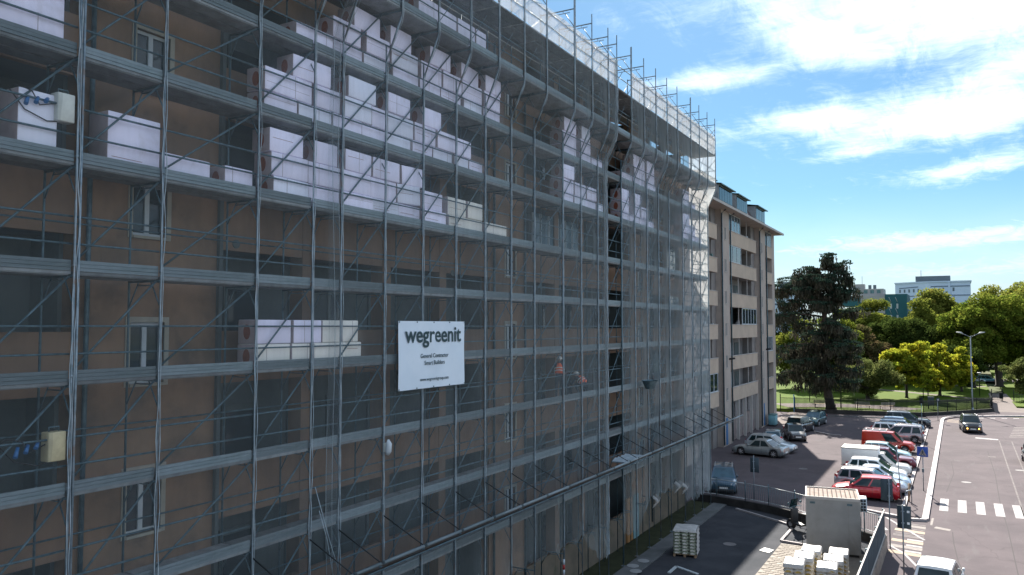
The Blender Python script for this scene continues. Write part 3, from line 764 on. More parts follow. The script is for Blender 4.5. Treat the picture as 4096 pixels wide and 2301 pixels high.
# ================================================================ packs of insulation boards on the decks
def packs():
    random.seed(11)
    def pack_mesh(mat, L=1.0, H=.565, D=.6):
        b = MB(); b.box(-D, 0, 0, L, 0, H)
        me = bev(b.mesh('insulation_pack', mat, 'packend'), .022, 2)
        for p in me.polygons:
            if abs(p.normal.y) > .85: p.material_index = 1
        return me
    b = MB(); b.box(0, .004, .02, .96, 0, .008); seam = b.mesh('film_seam', 'packend')
    b = MB(); b.box(0, .004, .0, .012, .01, .555); strap = b.mesh('strap', 'packend')
    b = MB(); b.box(0, .003, .04, .7, 0, .010); stripe = b.mesh('printed_line', 'logo_red')
    b = MB(); b.tube([(0, -.006, 0), (0, .0, 0)], .13, 18); lab = b.mesh('end_label', 'logo_red')
    cache = {}
    ordn = ['first', 'second', 'third', 'fourth', 'fifth', 'sixth', 'seventh', 'eighth', 'ninth', 'tenth', 'eleventh', 'twelfth', 'thirteenth']
    deckn = {10.25: 'deck crossing banner', 14.25: 'second deck above banner', 16.25: 'third deck above banner', 18.25: 'fourth deck above banner', 20.25: 'overhanging deck'}
    layn = ['bottom', 'middle', 'top']
    def row(z, lay, spans, where, tall=False):
        for k, (y0, y1) in enumerate(spans):
            L = round((y1 - y0 - .02) * 20) / 20
            mat = random.choice(('foam', 'foam', 'foam', 'foam_b'))
            if z == 10.25: mat = 'foam_y' if lay == 0 or k > 1 else 'foam'
            if z == 14.25 and y0 > 20.8: mat = 'foam_y'
            key = (mat, L, tall)
            if key not in cache: cache[key] = pack_mesh(mat, L, 1.14 if tall else .565)
            jx = random.uniform(-.03, .05)
            o = thing('insulation_pack', (f'white insulation pack {ordn[k]} in {layn[lay]} layer, {deckn[z]}, {where}' if not tall else f'tall white insulation bale {ordn[k]} along the {deckn[z]}, at its near end'), 'insulation pack',
                      (-.15 + jx, y0 + .01, z + .012 + lay * .575), random.uniform(-.025, .025), 'packs of white insulation boards', cache[key])
            if random.random() < .22: link('film_seam', seam, o, (0, .02, random.uniform(.18, .42)), (0, 0, 0), (1, L - .04, 1))
            for q in range(random.choice((0, 0, 1))): link('strap', strap, o, (0, L * random.uniform(.2, .85), 0))
            if random.random() < .22: link('printed_line', stripe, o, (0, .05, random.uniform(.2, .4)), (R(random.uniform(-1, 1)), 0, 0), (1, min(1, L), 1))
            if lay == 2 and random.random() < .3: o.rotation_euler.z += random.uniform(-.09, .09)
            if (z, lay) in ((14.25, 2), (14.25, 1)) and 18.3 < y0 < 18.6: o.rotation_euler.x = R(2.5)
            if L > .5 and y0 > 11:
                e = link('end_label', lab, o, (-.3, -.001, .28), (0, 0, 0), (.85, 1, 1.35))
    near, far = 'before the open bay', 'past the open bay'
    # second deck above the banner
    row(14.25, 0, [(7.62, 8.36), (9.32, 10.48)], near, True)
    row(16.25, 0, [(7.2, 8.42)], near, True)
    row(14.25, 0, [(10.55, 11.78), (12.1, 12.92), (13.5, 14.72), (14.74, 15.9), (15.95, 17.15), (17.2, 18.4), (18.42, 19.5), (19.6, 20.8), (20.95, 22.0), (22.02, 23.1), (23.2, 24.65)], near)
    row(14.25, 1, [(13.45, 14.65), (14.7, 15.85), (15.9, 17.1), (17.15, 18.3), (18.35, 19.45), (19.58, 20.7), (20.98, 22.05), (22.1, 23.05)], near)
    row(14.25, 2, [(13.4, 14.5), (14.92, 15.8), (16.04, 17.15), (17.2, 18.4), (18.55, 19.6)], near)
    # third deck
    row(16.25, 0, [(13.22, 14.3), (14.35, 15.5), (15.55, 16.7), (16.75, 17.75), (17.8, 19.0), (19.02, 20.1), (20.12, 21.2), (21.34, 22.2), (22.22, 23.1)], near)
    row(16.25, 1, [(13.2, 14.8), (14.9, 15.8), (16.0, 17.1), (17.15, 17.85), (17.9, 19.1), (19.15, 20.25), (20.3, 21.3), (21.4, 22.3)], near)
    row(16.25, 2, [(14.14, 15.45), (16.12, 17.3), (17.83, 18.92), (19.55, 20.57)], near)
    # fourth deck
    row(18.25, 0, [(14.2, 15.5), (15.56, 16.75), (16.8, 17.75), (18.1, 19.35), (19.45, 20.5), (20.52, 21.68), (21.85, 23.0), (23.1, 24.25)], near)
    row(18.25, 1, [(15.5, 16.6), (16.85, 17.85), (18.0, 19.3), (19.5, 20.6), (20.65, 21.7), (21.8, 23.0), (23.15, 24.2)], near)
    row(18.25, 2, [(16.38, 17.55), (17.98, 19.0), (19.92, 21.06), (21.7, 22.9), (23.2, 24.25)], near)
    # overhanging deck
    row(20.25, 0, [(19.2, 20.3), (20.35, 21.4), (21.45, 22.5), (22.6, 23.5), (25.8, 26.6)], near)
    row(20.25, 1, [(19.3, 20.35), (20.4, 21.45), (21.5, 22.55), (22.62, 23.3)], near)
    # beside the banner
    row(10.25, 0, [(13.1, 14.2), (14.25, 14.85), (14.95, 16.1), (16.15, 16.8)], near)
    row(10.25, 1, [(13.1, 14.2), (14.27, 15.25), (15.28, 16.0), (16.05, 16.65)], near)
    # beyond the bay
    row(18.25, 0, [(29.4, 30.75), (31.15, 32.3), (32.35, 33.5)], 'above the workers')
    row(18.25, 1, [(29.42, 30.8), (31.2, 32.25)], 'above the workers')
    row(18.25, 2, [(29.5, 30.7), (31.26, 32.2)], 'above the workers')
    row(16.25, 0, [(29.37, 30.45), (30.54, 31.7), (31.75, 32.86), (32.95, 33.6)], 'above the workers')
    row(16.25, 1, [(29.38, 30.48), (30.6, 31.7), (31.8, 32.8)], 'above the workers')
    row(16.25, 2, [(29.38, 30.35)], 'above the workers')
    row(18.25, 0, [(36.0, 37.5), (37.6, 38.5), (38.55, 39.4), (39.5, 40.9), (45.85, 47.1), (47.2, 48.4)], far)
    row(18.25, 1, [(37.65, 38.5), (38.55, 39.35), (39.6, 40.85), (45.8, 47.1)], far)
    row(18.25, 2, [(37.7, 38.5), (38.55, 39.35), (39.63, 40.8)], far)
    row(16.25, 0, [(36.0, 37.0), (37.05, 38.3), (38.4, 39.5), (39.55, 40.65), (45.8, 47.2), (47.3, 48.5), (48.6, 49.8)], far)
    row(16.25, 1, [(36.0, 37.0), (37.68, 38.6), (38.7, 39.6), (45.8, 47.2), (47.3, 48.4)], far)
    row(16.25, 2, [(36.0, 36.95), (37.7, 38.6), (45.8, 46.9)], far)
packs()
# ================================================================ banner
def banner():
    b = MB()
    def fn(u, v): 
        y = 18.1 + 3.45 * u; z = 9.41 + 1.99 * v
        return (.105 + .012 * math.sin(u * 9) * math.sin(v * 4 + 1) + .01 * math.sin(u * 21 + v * 5), y, z)
    b.grid(fn, 20, 12)
    t = tag(link('banner', b.mesh('banner', 'tarp')), 'pale blue banner with dark lettering tied to the scaffolding', 'banner')
    def text(body, size, y, z, bold=0.0, xs=1.0):
        cu = bpy.data.curves.new('lettering', 'FONT'); cu.body = body; cu.size = size; cu.align_x = 'CENTER'
        cu.offset = bold; cu.extrude = .002; cu.resolution_u = 3
        cu.materials.append(M('ink'))
        tmp = bpy.data.objects.new('lettering_source', cu); COL.objects.link(tmp)
        me = bpy.data.meshes.new_from_object(tmp.evaluated_get(bpy.context.evaluated_depsgraph_get()))
        bpy.data.objects.remove(tmp)
        link('lettering', me, t, (.124, y, z), (R(90), 0, R(90)), (xs, 1, 1))
    text('wegreenit', .68, 19.86, 10.78, .011, 1.06)
    text('General Contractor', .18, 19.88, 10.31, .001, 1.0)
    text('Smart Builders', .18, 19.88, 10.10, .001, 1.0)
    text('www.wegreenitgroup.com', .14, 19.88, 9.63, .0005, 1.0)
    for (y, z) in [(18.12 + 3.41 * k / 4, zz) for k in range(5) for zz in (9.44, 11.37)]:
        e = MB(); e.disc((.125, y, z), (1, 0, 0), .022, .012, 8); part('eyelet', e, 'steel_dark', t)
banner()

# ================================================================ people
def skin_body(name, verts, edges, radii, mat, root=0, sub=1):
    me = bpy.data.meshes.new(name); me.from_pydata(verts, edges, []); me.update()
    o = bpy.data.objects.new(name, me)
    sm = o.modifiers.new('skin', 'SKIN'); sm.use_smooth_shade = True
    for k, r in enumerate(radii):
        s = me.skin_vertices[0].data[k] if me.skin_vertices else None
        if s: s.radius = r if isinstance(r, tuple) else (r, r)
    if me.skin_vertices: me.skin_vertices[0].data[root].use_root = True
    ss = o.modifiers.new('sub', 'SUBSURF'); ss.levels = sub; ss.render_levels = sub
    COL.objects.link(o)
    me.materials.append(M(mat))
    return o

def freeze(o):
    """turn the grown body into plain mesh"""
    dg = bpy.context.evaluated_depsgraph_get(); ev = o.evaluated_get(dg)
    me = bpy.data.meshes.new_from_object(ev)
    o.modifiers.clear(); o.data = me
    for p in me.polygons: p.use_smooth = True
    return o

pbr('cloth_dark', (0.035, 0.045, 0.06), 0.9, var=(0.02, 0.03, 0.04), vscale=6)
pbr('skin', (0.45, 0.27, 0.19), 0.6, var=(0.40, 0.23, 0.16), vscale=5)
pbr('hivis', (0.98, 0.17, 0.05), 0.7, var=(0.92, 0.13, 0.04), vscale=5)
pbr('reflect', (0.75, 0.75, 0.72), 0.4)
pbr('helmet', (0.75, 0.73, 0.68), 0.4)
def person(joints, vest, label, loc, rz):
    # joints: dict of named points; body grown as one surface from pelvis outwards
    names = ['pelvis', 'waist', 'chest', 'neck', 'head', 'crown', 'sl', 'el', 'hl', 'sr', 'er', 'hr', 'hipl', 'kl', 'al', 'tl', 'hipr', 'kr', 'ar', 'tr']
    rad = [(.15, .11), (.13, .10), (.17, .115), .055, .085, .07, .065, .048, .036, .065, .048, .036, .095, .065, .045, .04, .095, .065, .045, .04]
    ed = [(0, 1), (1, 2), (2, 3), (3, 4), (4, 5), (2, 6), (6, 7), (7, 8), (2, 9), (9, 10), (10, 11), (0, 12), (12, 13), (13, 14), (14, 15), (0, 16), (16, 17), (17, 18), (18, 19)]
    o = freeze(skin_body('person', [joints[n] for n in names], ed, rad, 'cloth_dark', 0, 2))
    o.data.materials.clear()
    for m in ('cloth_dark', 'skin'): o.data.materials.append(M(m))
    H = Vector(joints['head'])
    for p in o.data.polygons:
        c = p.center
        hand = min((c - Vector(joints['hl'])).length, (c - Vector(joints['hr'])).length)
        p.material_index = 1 if (c - H).length < .16 or hand < .09 else 0
    o.location = loc; o.rotation_euler = (0, 0, rz)
    tag(o, label, 'person', 'workers on the scaffolding')
    w, ch = Vector(joints['waist']), Vector(joints['chest'])
    v = freeze(skin_body('vest', [tuple(Vector(joints['pelvis']) * .55 + w * .45), tuple(w), tuple(ch), tuple(ch * .55 + Vector(joints['sl']) * .45), tuple(ch * .55 + Vector(joints['sr']) * .45), tuple(ch * .65 + Vector(joints['neck']) * .35)],
                         [(0, 1), (1, 2), (2, 3), (2, 4), (2, 5)], [(.21, .17), (.20, .17), (.24, .19), .13, .13, .10], 'hivis', 0, 2))
    v.parent = o
    ax = (ch - w).normalized()
    for k in (.02, .14):
        b = MB(); c = w + ax * (k - .02); u = Vector((1, 0, 0)) if abs(ax.x) < .9 else Vector((0, 1, 0)); u = (u - ax * u.dot(ax)).normalized(); q = ax.cross(u)
        n = 18; r1, r2 = .215, .19
        ring = lambda h: [c + ax * h + u * (r1 * math.cos(2 * math.pi * i / n)) + q * (r2 * math.sin(2 * math.pi * i / n)) for i in range(n)]
        A, B = ring(-.022), ring(.022)
        for i in range(n): b.face([A[i], A[(i + 1) % n], B[(i + 1) % n], B[i]], 0, True)
        part('reflective_band', b, 'reflect', o)
    b = MB()
    b.grid(lambda a, c: (H.x + .125 * math.cos(a * 2 * math.pi) * math.sin(c * 1.62), H.y + .145 * math.sin(a * 2 * math.pi) * math.sin(c * 1.62), H.z + .02 + .13 * math.cos(c * 1.62)), 16, 6)
    part('helmet', b, 'helmet', o)
    # fingers and thumb on each hand
    for s, e in (('hl', 'el'), ('hr', 'er')):
        h = Vector(joints[s]); d = (h - Vector(joints[e])).normalized(); sd = d.cross(Vector((0, 0, 1))).normalized() if abs(d.z) < .95 else Vector((1, 0, 0))
        b = MB()
        for i in range(4):
            p = h + sd * (-.03 + i * .02); L = (.06, .075, .07, .055)[i]
            b.tube([p, p + d * L, p + d * (L * 1.6) + Vector((0, 0, -.02))], [.010, .009, .006], 5)
        b.tube([h + sd * .04 - d * .01, h + sd * .065 + d * .03, h + sd * .06 + d * .06], [.011, .010, .007], 5)
        part('fingers', b, 'skin', o)
J1 = dict(pelvis=(0, 0, .95), waist=(0, -.06, 1.12), chest=(0, -.20, 1.36), neck=(0, -.30, 1.52), head=(0, -.37, 1.62), crown=(0, -.40, 1.74),
          sl=(.20, -.22, 1.42), el=(.26, -.42, 1.22), hl=(.18, -.62, 1.12), sr=(-.20, -.22, 1.42), er=(-.27, -.40, 1.20), hr=(-.20, -.60, 1.05),
          hipl=(.10, 0, .90), kl=(.12, -.06, .49), al=(.12, .04, .09), tl=(.13, -.14, .035), hipr=(-.10, 0, .90), kr=(-.12, .03, .49), ar=(-.12, .12, .09), tr=(-.13, -.06, .035))
person(J1, 1, 'standing worker bending forward in an orange vest behind the net', (-.3, 29.35, 8.255), R(205))
J2 = dict(pelvis=(0, 0, .42), waist=(0, -.12, .56), chest=(0, -.32, .70), neck=(0, -.46, .80), head=(0, -.54, .86), crown=(0, -.60, .96),
          sl=(.20, -.34, .74), el=(.27, -.50, .50), hl=(.20, -.70, .36), sr=(-.20, -.34, .74), er=(-.27, -.52, .52), hr=(-.18, -.72, .34),
          hipl=(.12, -.02, .40), kl=(.20, -.42, .46), al=(.18, -.18, .09), tl=(.19, -.36, .035), hipr=(-.12, -.02, .40), kr=(-.20, -.40, .44), ar=(-.18, -.16, .09), tr=(-.19, -.34, .035))
person(J2, 1, 'crouching worker in an orange vest low on the scaffold deck', (-.3, 31.9, 8.255), R(250))

# ================================================================ small site things on the scaffolding
pbr('elec_grey', (0.52, 0.54, 0.50), 0.5, var=(0.44, 0.46, 0.43), vscale=4)
pbr('elec_yellow', (0.48, 0.42, 0.26), 0.6, var=(0.38, 0.33, 0.21), vscale=4)
pbr('blue_plastic', (0.02, 0.11, 0.28), 0.45)
pbr('rubber', (0.015, 0.015, 0.017), 0.7)
def site_box(label, loc, mat):
    t = thing('distribution_box', label, 'power box', loc)
    b = MB(); b.box(-.12, .12, -.16, .16, -.26, .26); me = bev(b.mesh('case', mat), .02, 2); link('case', me, t)
    b = MB(); b.tube([(.0, -.09, .26), (0, -.09, .34), (0, .09, .34), (0, .09, .26)], .014, 6); part('handle', b, 'steel_dark', t)
    for k in range(3):
        b = MB(); b.tube([(.04, -.30 - k * .17, .10 - k * .02), (.12, -.38 - k * .17, .02 - k * .06)], [.03, .04], 8); part('plug', b, 'blue_plastic', t)
    b = MB(); b.tube([(.02, -.16, .05), (.06, -.45, -.05), (.08, -.6, .16), (.05, -.85, .22), (.02, -.95, .12), (.04, -.7, -.18), (.03, -.3, -.3), (0, -.1, -.26)], .012, 5); part('cable', b, 'rubber', t)
site_box('pale grey power box with blue plugs beside the corner insulation packs', (-.12, 8.42, 15.2), 'elec_grey')
site_box('yellowish power box with blue plugs hung low on the scaffold', (-.12, 8.42, 9.12), 'elec_yellow')
def lantern():
    t = thing('site_lamp', 'small white work lamp clamped to a scaffold pole', 'lamp', (.12, 17.62, 7.9))
    b = MB(); b.tube([(0, 0, -.2), (.03, 0, -.1), (.05, 0, .1), (.02, 0, .22)], [.05, .09, .085, .03], 10); part('lamp_shade', b, 'whiteframe', t)
    bpart('bracket', -.12, .0, -.05, .05, -.12, .12, 'elec_grey', t)
lantern()
def barrow():
    t = thing('hoist_bucket', 'dark hoist bucket hanging outside the net by a rope', 'bucket', (.55, 37.9, 8.15))
    b = MB(); b.grid(lambda u, v: ((.22 + .16 * v) * math.cos(u * 6.2832), (.34 + .2 * v) * math.sin(u * 6.2832), .42 * v), 14, 3)
    b.face([(.22 * math.cos(k * .449), .34 * math.sin(k * .449), 0) for k in range(14)]); part('tub', b, 'steel_dark', t)
    b = MB(); b.tube([(0, -.5, .42), (0, 0, .95), (0, .5, .42)], .012, 5); part('bail', b, 'steel', t)
    b = MB(); b.tube([(0, 0, .95), (0, 0, 9.5)], .008, 4); part('rope', b, 'hem', t)
barrow()
def striped_post():
    t = thing('hazard_sleeve', 'red and white striped sleeve on the scaffold pole foot', 'pole sleeve', (0, 28.55 + .54, 0.35))
    pbr('red_sleeve', (0.35, 0.03, 0.03), 0.5)
    for k in range(8):
        b = MB(); b.disc((0, 0, .1 + k * .2), (0, 0, 1), .05, .2, 10); part('stripe', b, 'whiteframe' if k % 2 else 'red_sleeve', t)
striped_post()

# ================================================================ second apartment building
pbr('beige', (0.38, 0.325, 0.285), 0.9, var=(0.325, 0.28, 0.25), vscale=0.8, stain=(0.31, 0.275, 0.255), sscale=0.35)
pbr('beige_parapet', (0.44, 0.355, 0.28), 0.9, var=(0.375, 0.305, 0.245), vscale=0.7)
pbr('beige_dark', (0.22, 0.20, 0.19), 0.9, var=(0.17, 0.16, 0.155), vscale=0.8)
pbr('slate_roof', (0.085, 0.055, 0.055), 0.75, var=(0.05, 0.04, 0.045), vscale=3)
pbr('dormer_grey', (0.21, 0.235, 0.25), 0.6, 0.1, var=(0.16, 0.18, 0.195), vscale=2)
pbr('green_copper', (0.12, 0.22, 0.22), 0.6, 0.2, var=(0.08, 0.15, 0.15), vscale=3)
pbr('interior', (0.26, 0.25, 0.25), 0.9, var=(0.20, 0.19, 0.19), vscale=0.6)
pbr('blue_door', (0.03, 0.13, 0.30), 0.5)
pbr('pale_post', (0.38, 0.36, 0.34), 0.8)
pbr('rollshutter', (0.22, 0.20, 0.20), 0.7, var=(0.17, 0.16, 0.16), vscale=6)
pbr('graffiti_wall', (0.30, 0.25, 0.22), 0.9, var=(0.21, 0.18, 0.175), vscale=2.5, stain=(0.20, 0.10, 0.13), sscale=1.2)
def building_two():
    t = thing('residential_block', 'beige seven storey block with recessed balconies and grey roof dormers', 'building')
    X = -5.3
    H = 3.06
    par = [3.95 + H * k for k in range(6)]           # parapet feet: 3.95 .. 19.25
    def wall(y0, y1, x0=X - 1.6, x1=X, z0=0, z1=22.3, mat='beige', name='wall'): return bpart(name, x0, x1, y0, y1, z0, z1, mat, t)
    bpart('wall', -18, X - 1.6, 60, 99.0, 0, 22.3, 'interior', t)       # rooms behind
    def slit_wall(y0, y1, w0, w1):
        b = MB(); b.box(X - 1.6, X, y0, w0, 0, 22.3); b.box(X - 1.6, X, w1, y1, 0, 22.3)
        zs = [0] + [v for k in range(6) for v in (4.25 + H * k, 5.4 + H * k)] + [22.3]
        for k in range(0, len(zs), 2): b.box(X - 1.6, X, w0, w1, zs[k], zs[k + 1])
        part('wall', b, 'beige', t)
        for k in range(6):
            z = 4.25 + H * k
            f = MB(); e = .07
            f.box(X - .1, X + .03, w0, w0 + e, z, z + 1.15); f.box(X - .1, X + .03, w1 - e, w1, z, z + 1.15); f.box(X - .1, X + .05, w0, w1, z - .06, z)
            m = (w0 + w1) / 2; f.box(X - .1, X + .02, m - .03, m + .03, z, z + 1.15)
            w = part('window', f, 'pale_post', t); bpart('pane', X - .09, X - .06, w0 + e, w1 - e, z, z + 1.15, 'pane_blue', w)
    wall(60, 66.2); 
    slit_wall(74.5, 77.5, 75.6, 76.3); slit_wall(90.9, 94.1, 91.8, 92.45)
    wall(97.75, 99.2, X - 1.6, X)
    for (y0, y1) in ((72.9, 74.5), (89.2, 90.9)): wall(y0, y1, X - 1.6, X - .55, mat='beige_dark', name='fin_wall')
    def balcony(y0, y1, kinds):
        for k, z in enumerate(par):
            bpart('parapet', X - .16, X + .02, y0, y1, z, z + 1.32, 'beige_parapet', t)
            bpart('parapet_cap', X - .2, X + .06, y0, y1, z + 1.32, z + 1.37, 'pale_post', t)
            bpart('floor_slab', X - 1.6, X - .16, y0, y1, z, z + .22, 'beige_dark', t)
            zo, zt = z + 1.37, z + H
            kind = kinds[k % len(kinds)]
            L = y1 - y0
            def glaze(a, c, n, mat='pane', front=X - .06):
                f = MB()
                for q in range(n + 1):
                    yy = a + (c - a) * q / n; f.box(front - .05, front + .03, yy - .04, yy + .04, zo, zt)
                f.box(front - .05, front + .03, a, c, zt - .09, zt - .01); f.box(front - .05, front + .03, a, c, zo, zo + .07)
                w = part('window', f, 'whiteframe', t)
                for q in range(n): bpart('pane', front - .02, front, a + (c - a) * q / n + .04, a + (c - a) * (q + 1) / n - .04, zo + .07, zt - .09, mat, w)
            if kind == 'front': glaze(y0 + .05, y0 + L * .4, 4, 'pane_blue')
            elif kind == 'dark': glaze(y0 + .05, y0 + L * .42, 3, 'pane')
            elif kind == 'rear': glaze(y0 + L * .45, y1 - .05, 5, 'pane')
            elif kind == 'full': glaze(y0 + .05, y1 - .05, 5, 'pane')
            # things on the back wall: doors, shutters, curtain
            for (a, c, m_) in ((.12, .3, 'pane'), (.45, .6, 'whiteframe'), (.68, .85, 'shutter')):
                d = bpart('balcony_door', X - 1.6, X - 1.55, y0 + L * a, y0 + L * c, z + .25, z + 2.5, m_, t)
            for a in (.33, .66):
                if kind != 'full' and L > 5: bpart('mullion', X - .14, X - .08, y0 + L * a - .04, y0 + L * a + .04, zo, zt, 'pale_post', t)
            random.seed(k * 7 + int(y0))
            if L > 5:
                b = MB(); 
                for q in range(3):
                    yy = y0 + L * random.uniform(.3, .95); b.box(X - .5, X - .3, yy, yy + random.uniform(.15, .4), z + .25, z + random.uniform(.9, 1.9))
                part('balcony_clutter', b, random.choice(('interior', 'whiteframe', 'green_copper')), t)
    balcony(66.2, 72.9, ['full', 'open', 'open', 'open', 'open', 'open'])
    balcony(77.5, 89.2, ['open', 'open', 'rear', 'open', 'dark', 'front'])
    balcony(94.1, 97.75, ['open', 'full', 'open', 'open', 'open', 'full'])
    # ground floor: shop shutters, graffiti, posts
    bpart('shop_wall', X - 1.6, X - .4, 77.5, 89.2, 0, 2.2, 'graffiti_wall', t)
    for k in range(4):
        a = 77.8 + k * 2.85
        sh = MB()
        for q in range(8): sh.box(X - .5, X - .42 - (.02 if q % 2 else 0), a, a + 2.5, 2.25 + q * .2, 2.43 + q * .2)
        part('roller_shutter', sh, 'rollshutter', t)
    for y in (77.7, 80.5, 83.35, 86.2, 89.0): bpart('ground_post', X - .2, X + .05, y - .09, y + .09, 0, 3.95, 'pale_post', t)
    bpart('door', X - .05, X + .02, 75.4, 76.1, .1, 2.6, 'blue_door', t); bpart('door', X - .05, X + .02, 92.0, 92.6, .1, 2.6, 'blue_door', t)
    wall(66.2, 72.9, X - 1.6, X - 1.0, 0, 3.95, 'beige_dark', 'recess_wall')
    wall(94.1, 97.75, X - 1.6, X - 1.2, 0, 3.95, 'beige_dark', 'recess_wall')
    for y in (74.42, 77.62, 90.82, 94.2):
        b = MB(); b.tube([(X + .1, y, .2), (X + .1, y, 21.9), (X + .5, y, 22.25)], .07, 8); part('downpipe', b, 'steel_dark', t)
    for (y, z) in ((76.9, 8.1), (93.7, 8.6)):
        b = MB(); b.tube([(X, y, z), (X + .55, y + .12, z + .08)], .09, 8); part('bracket_lamp', b, 'rubber', t)
    # eaves, gutter, steep roof with dormers
    bpart('eave', X - 1.6, X + .85, 60, 100.1, 22.3, 22.42, 'beige', t)
    bpart('gutter', X + .85, X + 1.0, 60, 100.2, 22.28, 22.5, 'pale_post', t)
    b = MB(); A = [(X + .9, 22.45), (X - 1.0, 23.4), (X - 2.6, 26.0), (X - 12.7, 26.2)]
    for (p, q) in zip(A, A[1:]): b.face([(p[0], 60, p[1]), (p[0], 100.15, p[1]), (q[0], 99.4 if q[0] < X - 2 else 99.9, q[1]), (q[0], 60, q[1])])
    b.face([(X + .9, 100.15, 22.45), (X - 12.7, 100.15, 22.45), (X - 12.7, 99.4, 26.2), (X - 2.6, 99.4, 26.0), (X - 1.0, 99.9, 23.4)])
    part('roof', b, 'slate_roof', t)
    for (y0, y1) in ((70.2, 75.6), (77.4, 82.95), (84.55, 89.65), (93.8, 98.9)):
        d = MB(); xf = X - .95
        d.box(X - 4, xf - .02, y0, y1, 23.2, 25.25)
        dm = part('dormer', d, 'dormer_grey', t)
        b = MB(); b.face([(xf + .35, y0 - .2, 25.28), (xf + .35, y1 + .2, 25.28), (X - 4, y1 + .2, 25.75), (X - 4, y0 - .2, 25.75)]); b.face([(xf + .35, y0 - .2, 25.18), (X - 4, y0 - .2, 25.65), (X - 4, y1 + .2, 25.65), (xf + .35, y1 + .2, 25.18)])
        b.face([(xf + .35, y0 - .2, 25.18), (xf + .35, y1 + .2, 25.18), (xf + .35, y1 + .2, 25.28), (xf + .35, y0 - .2, 25.28)]); part('dormer_roof', b, 'green_copper', dm)
        n = 5
        for k in range(n):
            a = y0 + .2 + (y1 - y0 - .4) * k / n
            bpart('window', xf - .02, xf + .02, a + .04, a + (y1 - y0 - .4) / n - .04, 23.75, 25.1, 'pane' if (k % 2 or y0 < 90) else 'pane_blue', dm)
        bpart('dormer_face', xf - .03, xf, y0, y1, 23.2, 23.75, 'dormer_grey', dm)
building_two()
# ================================================================ vehicles
glass_mat('carglass', (0.012, 0.03, 0.035), 0.03)
pbr('tyre', (0.018, 0.018, 0.02), 0.8)
pbr('rim', (0.50, 0.50, 0.52), 0.35, 0.7)
pbr('trim_black', (0.02, 0.02, 0.022), 0.55)
pbr('headlight', (0.75, 0.78, 0.8), 0.15, 0.2, coat=1)
pbr('taillight', (0.45, 0.015, 0.02), 0.2, coat=1)
pbr('plate', (0.7, 0.7, 0.68), 0.5)
pbr('amber', (0.9, 0.42, 0.08), 0.3, emit=((1.0, 0.45, 0.08), 2.0))
def paint(name, col, metal=0.25):
    m = pbr(name, col, 0.28, metal, var=[v * 0.93 for v in col], vscale=1.2, coat=1.0); return name

def interp(tab, x):
    if x <= tab[0][0]: return tab[0][1]
    for (a, va), (b, vb) in zip(tab, tab[1:]):
        if x <= b:
            s = (x - a) / (b - a); s = s * s * (3 - 2 * s) * .5 + s * .5
            return va + (vb - va) * s
    return tab[-1][1]

